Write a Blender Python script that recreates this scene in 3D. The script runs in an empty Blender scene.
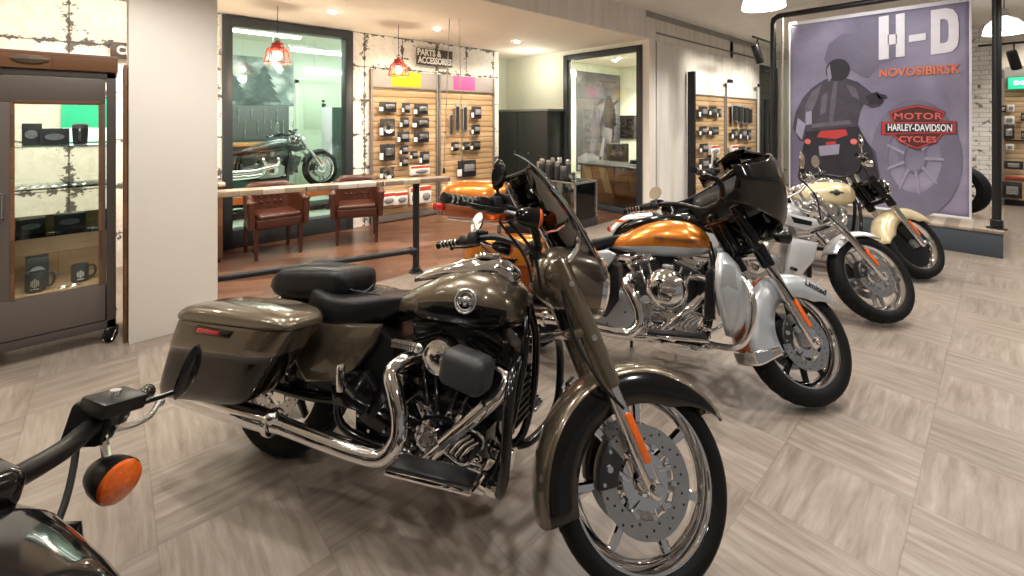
import bpy, bmesh, math, random
from math import sin, cos, pi, radians as R_
from mathutils import Vector, Matrix
random.seed(7)
SC = bpy.context.scene
COL = SC.collection
V = Vector

# ---------------------------------------------------------------- mesh builder
class MB:
    def __init__(s):
        s.v = []; s.f = []; s.m = []

    def add(s, vs, fs, mi=0):
        n = len(s.v)
        s.v += [V(p) for p in vs]
        for k, f in enumerate(fs):
            s.f.append([i + n for i in f])
            s.m.append(mi[k] if isinstance(mi, list) else mi)
        return s

    def join(s, o, M=None, mi=None):
        vs = [M @ p for p in o.v] if M else o.v
        return s.add(vs, o.f, list(o.m) if mi is None else mi)

    def xf(s, M):
        s.v = [M @ p for p in s.v]
        return s

    def loft(s, rings, mi=0, closed=True, cap0=True, cap1=True):
        n = len(rings[0]); vs = [p for r in rings for p in r]; fs = []; ms = []
        for i in range(len(rings) - 1):
            for j in range(n if closed else n - 1):
                k = (j + 1) % n
                fs.append([i*n+j, i*n+k, (i+1)*n+k, (i+1)*n+j])
                ms.append(mi(i, j) if callable(mi) else mi)
        base = mi(0, 0) if callable(mi) else mi
        if cap0: fs.append(list(range(n))[::-1]); ms.append(base)
        if cap1: fs.append([(len(rings)-1)*n + j for j in range(n)]); ms.append(base)
        return s.add(vs, fs, ms)

    def tube(s, pts, r, seg=10, smooth=0, mi=0, caps=True, flat=1.0):
        pts = [V(p) for p in pts]
        rr = list(r) if isinstance(r, (list, tuple)) else [r] * len(pts)
        if smooth:
            pts, rr = spline(pts, smooth, rr)
        rings = []
        T = []
        for i in range(len(pts)):
            a = pts[max(i-1, 0)]; b = pts[min(i+1, len(pts)-1)]
            T.append((b - a).normalized())
        up = V((0, 0, 1)) if abs(T[0].z) < .9 else V((1, 0, 0))
        n = (up - T[0]*up.dot(T[0])).normalized()
        for i, p in enumerate(pts):
            n = (n - T[i]*n.dot(T[i]))
            n = n.normalized() if n.length > 1e-6 else V((1, 0, 0))
            b = T[i].cross(n)
            rings.append([p + n*(rr[i]*flat*cos(2*pi*k/seg)) + b*(rr[i]*sin(2*pi*k/seg)) for k in range(seg)])
        return s.loft(rings, mi, True, caps, caps)

    def lathe(s, prof, seg=32, M=None, mi=0, ring=False):
        """prof: (r, h) revolved round Z; ring=True closes the profile on itself"""
        M = M or Matrix()
        rings = []
        for k in range(seg):
            a = 2*pi*k/seg
            rings.append([M @ V((r*cos(a), r*sin(a), h)) for r, h in prof])
        n = len(prof); vs = [p for r in rings for p in r]; fs = []; ms = []
        for k in range(seg):
            q = (k+1) % seg
            for j in range(n if ring else n-1):
                l = (j+1) % n
                fs.append([k*n+j, q*n+j, q*n+l, k*n+l])
                ms.append(mi(j) if callable(mi) else mi)
        return s.add(vs, fs, ms)

    def box(s, c, d, bev=0.0, M=None, mi=0, seg=2):
        bm = bmesh.new()
        bmesh.ops.create_cube(bm, size=1)
        for v in bm.verts:
            v.co = V((v.co.x*d[0], v.co.y*d[1], v.co.z*d[2]))
        if bev > 0:
            bmesh.ops.bevel(bm, geom=bm.edges[:] + bm.verts[:], offset=min(bev, .49*min(d)), segments=seg, profile=.5, affect='EDGES')
        bm.verts.index_update()
        M = M or Matrix()
        vs = [M @ (v.co + V(c)) for v in bm.verts]
        fs = [[v.index for v in f.verts] for f in bm.faces]
        bm.free()
        return s.add(vs, fs, mi)

    def prism(s, poly, a0, a1, bev=0.0, plane='xz', mi=0, M=None):
        """poly in plane extruded along the third axis from a0 to a1, rim rounded by bev"""
        n = len(poly)
        area = sum(poly[i][0]*poly[(i+1) % n][1] - poly[(i+1) % n][0]*poly[i][1] for i in range(n))
        if area < 0: poly = poly[::-1]
        def inset(d):
            out = []
            for i in range(n):
                p0 = V(poly[i-1]).to_2d(); p = V(poly[i]).to_2d(); p1 = V(poly[(i+1) % n]).to_2d()
                e0 = (p-p0).normalized(); e1 = (p1-p).normalized()
                n0 = V((-e0.y, e0.x)); n1 = V((-e1.y, e1.x))
                m = n0+n1
                m = m.normalized() if m.length > 1e-6 else n0
                k = min(2.0, 1.0/max(.3, m.dot(n0)))
                out.append(p + m*d*k)
            return out
        def put(q, a):
            if plane == 'xz': w = V((q[0], a, q[1]))
            elif plane == 'xy': w = V((q[0], q[1], a))
            else: w = V((a, q[0], q[1]))
            return M @ w if M else w
        b = min(bev, abs(a1-a0)*.49); sg = 1 if a1 > a0 else -1
        if b > 0:
            lev = [(b, a0), (b*.3, a0+sg*b*.3), (0, a0+sg*b), (0, a1-sg*b), (b*.3, a1-sg*b*.3), (b, a1)]
        else:
            lev = [(0, a0), (0, a1)]
        rings = [[put(q, a) for q in inset(d)] for d, a in lev]
        return s.loft(rings, mi)

    def sheet(s, fn, nu, nv, mi=0):
        vs = [fn(i/nu, j/nv) for i in range(nu+1) for j in range(nv+1)]
        fs = []; ms = []
        for i in range(nu):
            for j in range(nv):
                a = i*(nv+1)+j
                fs.append([a, a+1, a+nv+2, a+nv+1]); ms.append(mi(i, j) if callable(mi) else mi)
        return s.add(vs, fs, ms)

    def ball(s, c, r, sc=(1, 1, 1), u=16, v=10, M=None, mi=0):
        prof = [(max(1e-4, sin(pi*k/v)), -cos(pi*k/v)) for k in range(v+1)]
        T = Matrix.Translation(V(c)) @ Matrix.Diagonal((r*sc[0], r*sc[1], r*sc[2], 1))
        if M: T = M @ T
        return s.lathe(prof, u, T, mi)


def spline(pts, n, rr=None):
    pts = [V(p) for p in pts]
    out = []; ro = []
    N = len(pts)
    for i in range(N-1):
        p0 = pts[i-1] if i else pts[0]*2-pts[1]
        p1, p2 = pts[i], pts[i+1]
        p3 = pts[i+2] if i+2 < N else pts[-1]*2-pts[-2]
        for k in range(n):
            t = k/n
            out.append(.5*((2*p1) + (p2-p0)*t + (2*p0-5*p1+4*p2-p3)*t*t + (3*p1-p0-3*p2+p3)*t**3))
            if rr: ro.append(rr[i] + (rr[i+1]-rr[i])*t)
    out.append(pts[-1])
    if rr: ro.append(rr[-1])
    return (out, ro) if rr else out


def align(p, d):
    """matrix that puts +Z along d at p"""
    return Matrix.Translation(V(p)) @ V(d).normalized().to_track_quat('Z', 'Y').to_matrix().to_4x4()

YAX = Matrix.Rotation(-pi/2, 4, 'X')      # +Z -> +Y
def T_(x, y, z): return Matrix.Translation((x, y, z))
def RZ(a): return Matrix.Rotation(a, 4, 'Z')
def RX(a): return Matrix.Rotation(a, 4, 'X')
def RY(a): return Matrix.Rotation(a, 4, 'Y')


def mesh(name, mb, mats, parent=None, smooth=38, solid=0, loc=None):
    me = bpy.data.meshes.new(name)
    me.from_pydata([tuple(p) for p in mb.v], [], mb.f)
    if not isinstance(mats, (list, tuple)): mats = [mats]
    for m in mats: me.materials.append(m)
    if len(mats) > 1: me.polygons.foreach_set('material_index', mb.m)
    bm = bmesh.new(); bm.from_mesh(me)
    bmesh.ops.recalc_face_normals(bm, faces=bm.faces[:])
    bm.to_mesh(me); bm.free()
    if smooth:
        me.polygons.foreach_set('use_smooth', [True]*len(me.polygons))
        me.set_sharp_from_angle(angle=R_(smooth))
    me.update()
    o = bpy.data.objects.new(name, me)
    COL.objects.link(o)
    if parent: o.parent = parent
    if loc: o.location = loc
    if solid:
        md = o.modifiers.new('Solidify', 'SOLIDIFY'); md.thickness = solid; md.offset = 0
    return o


def tag(o, label=None, cat=None, group=None, kind=None):
    if label: o['label'] = label
    if cat: o['category'] = cat
    if group: o['group'] = group
    if kind: o['kind'] = kind
    return o


def empty(name, loc=(0, 0, 0), rz=0.0, label=None, cat=None, group=None, kind=None):
    o = bpy.data.objects.new(name, None)
    o.empty_display_size = .1
    COL.objects.link(o)
    o.location = loc; o.rotation_euler = (0, 0, rz)
    return tag(o, label, cat, group, kind)


def copy_tree(o, parent=None):
    c = o.copy(); COL.objects.link(c)
    if parent: c.parent = parent
    for ch in list(o.children):
        copy_tree(ch, c)
    return c


def text_mb(txt, size, depth=.002, sx=1.0, bold=0.0, align_x='CENTER', spacing=1.0):
    """text as a mesh in the xy plane, facing +Z"""
    cu = bpy.data.curves.new('lettering', 'FONT')
    cu.body = txt; cu.size = size; cu.extrude = depth; cu.offset = bold
    cu.align_x = align_x; cu.align_y = 'CENTER'; cu.space_character = spacing
    cu.resolution_u = 3
    o = bpy.data.objects.new('lettering', cu); COL.objects.link(o)
    dg = bpy.context.evaluated_depsgraph_get(); dg.update()
    me = bpy.data.meshes.new_from_object(o.evaluated_get(dg))
    mb = MB()
    mb.add([V((v.co.x*sx, v.co.y, v.co.z)) for v in me.vertices], [list(p.vertices) for p in me.polygons])
    bpy.data.objects.remove(o); bpy.data.curves.remove(cu); bpy.data.meshes.remove(me)
    return mb

# ---------------------------------------------------------------- materials
def _nt(name):
    m = bpy.data.materials.new(name); m.use_nodes = True
    nt = m.node_tree
    return m, nt, nt.nodes['Principled BSDF']

def setv(b, **k):
    for a, v in k.items():
        n = a.replace('_', ' ')
        if n in b.inputs: b.inputs[n].default_value = v

def mat(name, col, rough=.5, metal=0.0, coat=0.0, var=.06, scale=30.0, bump=0.0, spec=.5, flake=False):
    """principled surface whose colour and roughness vary a little through a noise"""
    m, nt, b = _nt(name)
    N, L = nt.nodes, nt.links
    b.inputs['Metallic'].default_value = metal
    b.inputs['Coat Weight'].default_value = coat
    b.inputs['Coat Roughness'].default_value = .03
    b.inputs['Specular IOR Level'].default_value = spec
    tc = N.new('ShaderNodeTexCoord'); no = N.new('ShaderNodeTexNoise')
    no.inputs['Scale'].default_value = scale; no.inputs['Detail'].default_value = 3
    L.new(tc.outputs['Object'], no.inputs['Vector'])
    mix = N.new('ShaderNodeMix'); mix.data_type = 'RGBA'
    c = V(col[:3])
    mix.inputs['A'].default_value = (*(c*(1-var)), 1)
    mix.inputs['B'].default_value = (*[min(1, x) for x in c*(1+var)], 1)
    L.new(no.outputs['Fac'], mix.inputs['Factor'])
    L.new(mix.outputs['Result'], b.inputs['Base Color'])
    mr = N.new('ShaderNodeMapRange')
    mr.inputs['To Min'].default_value = max(0, rough*.85); mr.inputs['To Max'].default_value = min(1, rough*1.15+.005)
    L.new(no.outputs['Fac'], mr.inputs['Value']); L.new(mr.outputs['Result'], b.inputs['Roughness'])
    if bump:
        bp = N.new('ShaderNodeBump'); bp.inputs['Strength'].default_value = bump; bp.inputs['Distance'].default_value = .004
        L.new(no.outputs['Fac'], bp.inputs['Height']); L.new(bp.outputs['Normal'], b.inputs['Normal'])
    return m

def emit(name, col, strength):
    m, nt, b = _nt(name)
    b.inputs['Base Color'].default_value = (*col[:3], 1)
    b.inputs['Emission Color'].default_value = (*col[:3], 1)
    b.inputs['Emission Strength'].default_value = strength
    return m

def glass(name, tint=(1, 1, 1), alpha=.12, rough=.02):
    """thin pane: mostly transparent with a clear reflection"""
    m, nt, b = _nt(name)
    N, L = nt.nodes, nt.links
    tr = N.new('ShaderNodeBsdfTransparent'); tr.inputs['Color'].default_value = (*tint, 1)
    gl = N.new('ShaderNodeBsdfGlossy'); gl.inputs['Roughness'].default_value = rough
    fr = N.new('ShaderNodeFresnel'); fr.inputs['IOR'].default_value = 1.45
    ad = N.new('ShaderNodeMath'); ad.operation = 'MULTIPLY_ADD'; ad.inputs[1].default_value = 1.0; ad.inputs[2].default_value = alpha*.3
    L.new(fr.outputs[0], ad.inputs[0])
    mx = N.new('ShaderNodeMixShader')
    L.new(ad.outputs[0], mx.inputs[0]); L.new(tr.outputs[0], mx.inputs[1]); L.new(gl.outputs[0], mx.inputs[2])
    L.new(mx.outputs[0], N['Material Output'].inputs['Surface'])
    return m

def ramp(N, pts):
    r = N.new('ShaderNodeValToRGB')
    while len(r.color_ramp.elements) < len(pts): r.color_ramp.elements.new(.5)
    for e, (p, c) in zip(r.color_ramp.elements, pts):
        e.position = p; e.color = (*c[:3], 1)
    return r

def math_(N, L, op, a, b=None):
    n = N.new('ShaderNodeMath'); n.operation = op
    for i, x in enumerate((a, b)):
        if x is None: continue
        if isinstance(x, (int, float)): n.inputs[i].default_value = x
        else: L.new(x, n.inputs[i])
    return n.outputs[0]

def floor_tiles():
    """square vinyl tiles, the wood grain turned by a right angle from one tile to the next"""
    m, nt, b = _nt('grey_wood_tile')
    N, L = nt.nodes, nt.links
    tc = N.new('ShaderNodeTexCoord'); sp = N.new('ShaderNodeSeparateXYZ')
    L.new(tc.outputs['Object'], sp.inputs[0])
    s = .462
    x = math_(N, L, 'DIVIDE', math_(N, L, 'ADD', sp.outputs['X'], 46.2-.13), s)
    y = math_(N, L, 'DIVIDE', math_(N, L, 'ADD', sp.outputs['Y'], 46.2-.24), s)
    ix = math_(N, L, 'FLOOR', x); iy = math_(N, L, 'FLOOR', y)
    par = math_(N, L, 'MODULO', math_(N, L, 'ADD', ix, iy), 2.0)
    par = math_(N, L, 'GREATER_THAN', par, .5)
    fx = math_(N, L, 'FRACT', x); fy = math_(N, L, 'FRACT', y)
    def grain(a, bb):
        c = N.new('ShaderNodeCombineXYZ')
        L.new(math_(N, L, 'MULTIPLY', a, 1.5), c.inputs[0]); L.new(math_(N, L, 'MULTIPLY', bb, 13.0), c.inputs[1])
        L.new(math_(N, L, 'ADD', math_(N, L, 'MULTIPLY', ix, 3.7), math_(N, L, 'MULTIPLY', iy, 5.3)), c.inputs[2])
        n = N.new('ShaderNodeTexNoise'); n.inputs['Scale'].default_value = 1.0; n.inputs['Detail'].default_value = 6; n.inputs['Roughness'].default_value = .62
        n.inputs['Distortion'].default_value = .35
        L.new(c.outputs[0], n.inputs['Vector']); return n.outputs['Fac']
    g1 = grain(x, y); g2 = grain(y, x)
    mx = N.new('ShaderNodeMix'); L.new(par, mx.inputs[0]); L.new(g1, mx.inputs[2]); L.new(g2, mx.inputs[3])
    rp = ramp(N, [(.28, (.165, .130, .102)), (.42, (.212, .173, .140)), (.56, (.258, .216, .180)), (.75, (.325, .280, .240))])
    L.new(mx.outputs[0], rp.inputs[0])
    # plank rows and seams
    def edge(f, w):
        return math_(N, L, 'GREATER_THAN', math_(N, L, 'ABSOLUTE', math_(N, L, 'SUBTRACT', f, .5)), .5-w)
    seam = math_(N, L, 'MAXIMUM', edge(fx, .006), edge(fy, .006))
    wn = N.new('ShaderNodeTexWhiteNoise'); wn.noise_dimensions = '2D'
    cc = N.new('ShaderNodeCombineXYZ'); L.new(ix, cc.inputs[0]); L.new(iy, cc.inputs[1]); L.new(cc.outputs[0], wn.inputs['Vector'])
    val = math_(N, L, 'ADD', math_(N, L, 'MULTIPLY', wn.outputs['Value'], .15), .92)
    val = math_(N, L, 'MULTIPLY', val, math_(N, L, 'SUBTRACT', 1.0, math_(N, L, 'MULTIPLY', seam, .18)))
    hs = N.new('ShaderNodeHueSaturation'); L.new(rp.outputs[0], hs.inputs['Color']); L.new(val, hs.inputs['Value'])
    L.new(hs.outputs[0], b.inputs['Base Color'])
    b.inputs['Roughness'].default_value = .38
    b.inputs['Specular IOR Level'].default_value = .35
    return m

def planks(name, cols, w=.1, ln=.9, rough=.4, rot=0.0, axis='xy', coat=0.0):
    """rows of planks, each its own tone"""
    m, nt, b = _nt(name)
    N, L = nt.nodes, nt.links
    tc = N.new('ShaderNodeTexCoord'); mp = N.new('ShaderNodeMapping')
    L.new(tc.outputs['Object'], mp.inputs[0])
    if axis == 'xz': mp.inputs['Rotation'].default_value = (-pi/2, 0, rot)
    elif axis == 'yz': mp.inputs['Rotation'].default_value = (-pi/2, pi/2, rot)
    else: mp.inputs['Rotation'].default_value = (0, 0, rot)
    br = N.new('ShaderNodeTexBrick')
    br.inputs['Scale'].default_value = 1; br.inputs['Brick Width'].default_value = ln; br.inputs['Row Height'].default_value = w
    br.inputs['Mortar Size'].default_value = .0015; br.offset = .5
    br.inputs['Color1'].default_value = (0, 0, 0, 1); br.inputs['Color2'].default_value = (1, 1, 1, 1); br.inputs['Mortar'].default_value = (0, 0, 0, 1)
    L.new(mp.outputs[0], br.inputs['Vector'])
    no = N.new('ShaderNodeTexNoise'); mp2 = N.new('ShaderNodeMapping'); mp2.inputs['Scale'].default_value = (2, 30, 2)
    L.new(mp.outputs[0], mp2.inputs[0]); L.new(mp2.outputs[0], no.inputs['Vector']); no.inputs['Scale'].default_value = 1; no.inputs['Detail'].default_value = 4
    sep = N.new('ShaderNodeSeparateColor'); L.new(br.outputs['Color'], sep.inputs[0])
    f = math_(N, L, 'ADD', math_(N, L, 'MULTIPLY', sep.outputs[0], .6), math_(N, L, 'MULTIPLY', no.outputs['Fac'], .4))
    rp = ramp(N, [(i/(len(cols)-1)*.8+.1, c) for i, c in enumerate(cols)])
    L.new(f, rp.inputs[0])
    mx = N.new('ShaderNodeMix'); mx.data_type = 'RGBA'; L.new(br.outputs['Fac'], mx.inputs['Factor'])
    L.new(rp.outputs[0], mx.inputs['A']); mx.inputs['B'].default_value = (*[c*.45 for c in cols[0][:3]], 1)
    L.new(mx.outputs['Result'], b.inputs['Base Color'])
    b.inputs['Roughness'].default_value = rough; b.inputs['Coat Weight'].default_value = coat
    return m

def wallpaper():
    """cream tin-tile print with dark branching stains and panel joints"""
    m, nt, b = _nt('stained_tin_tile_wallpaper')
    N, L = nt.nodes, nt.links
    tc = N.new('ShaderNodeTexCoord'); sp = N.new('ShaderNodeSeparateXYZ'); L.new(tc.outputs['Object'], sp.inputs[0])
    px = math_(N, L, 'FRACT', math_(N, L, 'DIVIDE', math_(N, L, 'ADD', sp.outputs['X'], 20.15), .62))
    pz = math_(N, L, 'FRACT', math_(N, L, 'DIVIDE', math_(N, L, 'ADD', sp.outputs['Z'], 5.14), .50))
    dx = math_(N, L, 'ABSOLUTE', math_(N, L, 'SUBTRACT', px, .5)); dz = math_(N, L, 'ABSOLUTE', math_(N, L, 'SUBTRACT', pz, .5))
    n1 = N.new('ShaderNodeTexNoise'); n1.inputs['Scale'].default_value = 9; n1.inputs['Detail'].default_value = 8; n1.inputs['Roughness'].default_value = .72
    L.new(tc.outputs['Object'], n1.inputs['Vector'])
    n2 = N.new('ShaderNodeTexNoise'); n2.inputs['Scale'].default_value = 1.6; n2.inputs['Detail'].default_value = 2
    L.new(tc.outputs['Object'], n2.inputs['Vector'])
    near = math_(N, L, 'MAXIMUM', math_(N, L, 'POWER', math_(N, L, 'MULTIPLY', dx, 2.0), 5.0), math_(N, L, 'POWER', math_(N, L, 'MULTIPLY', dz, 2.0), 5.0))
    st = math_(N, L, 'ADD', math_(N, L, 'MULTIPLY', near, .20), math_(N, L, 'ADD', math_(N, L, 'MULTIPLY', n2.outputs['Fac'], .22), n1.outputs['Fac']))
    stain = math_(N, L, 'GREATER_THAN', st, .768)
    joint = math_(N, L, 'MAXIMUM', math_(N, L, 'GREATER_THAN', dx, .490), math_(N, L, 'GREATER_THAN', dz, .491))
    # embossed oval medallions
    ex = math_(N, L, 'DIVIDE', dx, .40); ez = math_(N, L, 'DIVIDE', dz, .36)
    rr = math_(N, L, 'SQRT', math_(N, L, 'ADD', math_(N, L, 'POWER', ex, 2.0), math_(N, L, 'POWER', ez, 2.0)))
    wob = math_(N, L, 'ADD', rr, math_(N, L, 'MULTIPLY', n1.outputs['Fac'], .35))
    band = math_(N, L, 'SINE', math_(N, L, 'MULTIPLY', wob, 17.0))
    ring = math_(N, L, 'GREATER_THAN', band, .86)
    rp = ramp(N, [(.3, (.72, .68, .60)), (.5, (.88, .85, .79)), (.7, (.94, .92, .87))])
    L.new(n1.outputs['Fac'], rp.inputs[0])
    def over(prev, fac, col):
        mx = N.new('ShaderNodeMix'); mx.data_type = 'RGBA'
        L.new(fac, mx.inputs['Factor']); L.new(prev, mx.inputs['A']); mx.inputs['B'].default_value = (*col, 1)
        return mx.outputs['Result']
    c = over(rp.outputs[0], math_(N, L, 'MULTIPLY', ring, .14), (.52, .47, .39))
    c = over(c, math_(N, L, 'MULTIPLY', joint, .8), (.09, .075, .06))
    c = over(c, math_(N, L, 'MULTIPLY', stain, .92), (.06, .05, .042))
    L.new(c, b.inputs['Base Color']); b.inputs['Roughness'].default_value = .6
    return m

def streaked(name, base, streak, sc=(7, 7, .7)):
    """plaster with vertical streaks"""
    m, nt, b = _nt(name)
    N, L = nt.nodes, nt.links
    tc = N.new('ShaderNodeTexCoord'); mp = N.new('ShaderNodeMapping'); mp.inputs['Scale'].default_value = sc
    no = N.new('ShaderNodeTexNoise'); no.inputs['Scale'].default_value = 1; no.inputs['Detail'].default_value = 6
    L.new(tc.outputs['Object'], mp.inputs[0]); L.new(mp.outputs[0], no.inputs['Vector'])
    rp = ramp(N, [(.35, streak), (.55, base), (.8, [min(1, c*1.05) for c in base])])
    L.new(no.outputs['Fac'], rp.inputs[0]); L.new(rp.outputs[0], b.inputs['Base Color'])
    b.inputs['Roughness'].default_value = .7
    return m

def brick_mat(name, col, mortar, w=.26, h=.085):
    m, nt, b = _nt(name)
    N, L = nt.nodes, nt.links
    tc = N.new('ShaderNodeTexCoord'); mp = N.new('ShaderNodeMapping'); mp.inputs['Rotation'].default_value = (-pi/2, pi/2, 0)
    L.new(tc.outputs['Object'], mp.inputs[0])
    br = N.new('ShaderNodeTexBrick'); br.inputs['Scale'].default_value = 1; br.inputs['Brick Width'].default_value = w; br.inputs['Row Height'].default_value = h
    br.inputs['Mortar Size'].default_value = .006
    br.inputs['Color1'].default_value = (*col, 1); br.inputs['Color2'].default_value = (*[c*.86 for c in col], 1); br.inputs['Mortar'].default_value = (*mortar, 1)
    L.new(mp.outputs[0], br.inputs['Vector'])
    no = N.new('ShaderNodeTexNoise'); no.inputs['Scale'].default_value = 8; no.inputs['Detail'].default_value = 6
    L.new(tc.outputs['Object'], no.inputs['Vector'])
    rp = ramp(N, [(.36, (.25, .23, .21)), (.44, (1, 1, 1)), (1, (1, 1, 1))]); L.new(no.outputs['Fac'], rp.inputs[0])
    mx = N.new('ShaderNodeMix'); mx.data_type = 'RGBA'; mx.blend_type = 'MULTIPLY'; mx.inputs['Factor'].default_value = 1
    L.new(br.outputs['Color'], mx.inputs['A']); L.new(rp.outputs[0], mx.inputs['B']); L.new(mx.outputs['Result'], b.inputs['Base Color'])
    bp = N.new('ShaderNodeBump'); bp.inputs['Distance'].default_value = .01; bp.inputs['Strength'].default_value = .5; bp.invert = True
    L.new(br.outputs['Fac'], bp.inputs['Height']); L.new(bp.outputs['Normal'], b.inputs['Normal'])
    b.inputs['Roughness'].default_value = .75
    return m

def photo_print(name, dark, mid, light, sc=3.0, seed=0.0):
    """blurred tones of a printed photograph"""
    m, nt, b = _nt(name)
    N, L = nt.nodes, nt.links
    tc = N.new('ShaderNodeTexCoord'); mp = N.new('ShaderNodeMapping'); mp.inputs['Location'].default_value = (seed, seed*.7, seed*1.3)
    no = N.new('ShaderNodeTexNoise'); no.inputs['Scale'].default_value = sc; no.inputs['Detail'].default_value = 5; no.inputs['Distortion'].default_value = .6
    L.new(tc.outputs['Object'], mp.inputs[0]); L.new(mp.outputs[0], no.inputs['Vector'])
    rp = ramp(N, [(.3, dark), (.5, mid), (.7, light)]); L.new(no.outputs['Fac'], rp.inputs[0])
    L.new(rp.outputs[0], b.inputs['Base Color']); b.inputs['Roughness'].default_value = .55
    return m
# ---------------------------------------------------------------- shared materials
chrome = mat('chrome', (.86, .86, .87), .05, 1.0, var=.02)
steel = mat('brushed_steel', (.55, .55, .55), .28, 1.0)
alu = mat('cast_aluminium', (.50, .50, .50), .35, 1.0)
silver_metal = mat('silver_engine_coat', (.42, .42, .42), .32, .8)
gun = mat('gunmetal', (.06, .06, .063), .30, .8)
black_gloss = mat('black_gloss_paint', (.004, .004, .0045), .12, 0, coat=.5, spec=.25)
black_satin = mat('black_satin_metal', (.006, .006, .0065), .33, .0, spec=.35)
black_plastic = mat('black_plastic', (.008, .008, .0085), .42, spec=.35)
rubber = mat('tyre_rubber', (.008, .008, .008), .62, scale=60, spec=.12)
leather = mat('black_leather', (.007, .007, .008), .36, scale=220, bump=.25, spec=.3)
leather_seam = mat('grey_stitching', (.07, .07, .07), .6)
olive = mat('olive_metallic_paint', (.135, .108, .074), .26, .62, coat=1.0, scale=900, var=.10)
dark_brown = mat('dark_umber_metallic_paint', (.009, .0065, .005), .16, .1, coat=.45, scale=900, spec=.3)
orange_paint = mat('amber_metallic_paint', (.62, .20, .022), .26, .55, coat=1.0, scale=900, var=.10)
amber_dark = mat('burnt_orange_paint', (.34, .075, .016), .28, .45, coat=1.0, scale=900)
silver_paint = mat('silver_metallic_paint', (.50, .53, .56), .28, .55, coat=1.0, scale=900)
cool_silver = mat('pale_silver_paint', (.60, .61, .62), .30, .5, coat=1.0, scale=900)
cream_paint = mat('cream_paint', (.60, .50, .30), .25, .15, coat=1.0)
green_grey = mat('dark_green_grey_paint', (.06, .075, .07), .25, .5, coat=1.0)
white_plastic = mat('white_plastic', (.75, .75, .76), .35)
amber_lens = mat('amber_lens', (.66, .11, .006), .12, 0, coat=1.0, scale=120, var=.35, bump=.4)
red_lens = mat('red_lens', (.42, .008, .008), .12, 0, coat=1.0)
clear_lens = mat('clear_lamp_lens', (.62, .64, .66), .06, .6, coat=1.0)
drilled = mat('drilled_hole', (.01, .01, .01), .7)
smoke_glass = glass('smoked_screen', (.60, .60, .63), .12)
clear_glass = glass('clear_pane', (.93, .97, .95), .10)
green_glass = glass('shelf_glass', (.87, .96, .93), .25)
mirror_m = mat('mirror_face', (.75, .77, .78), .03, 1.0)
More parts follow.
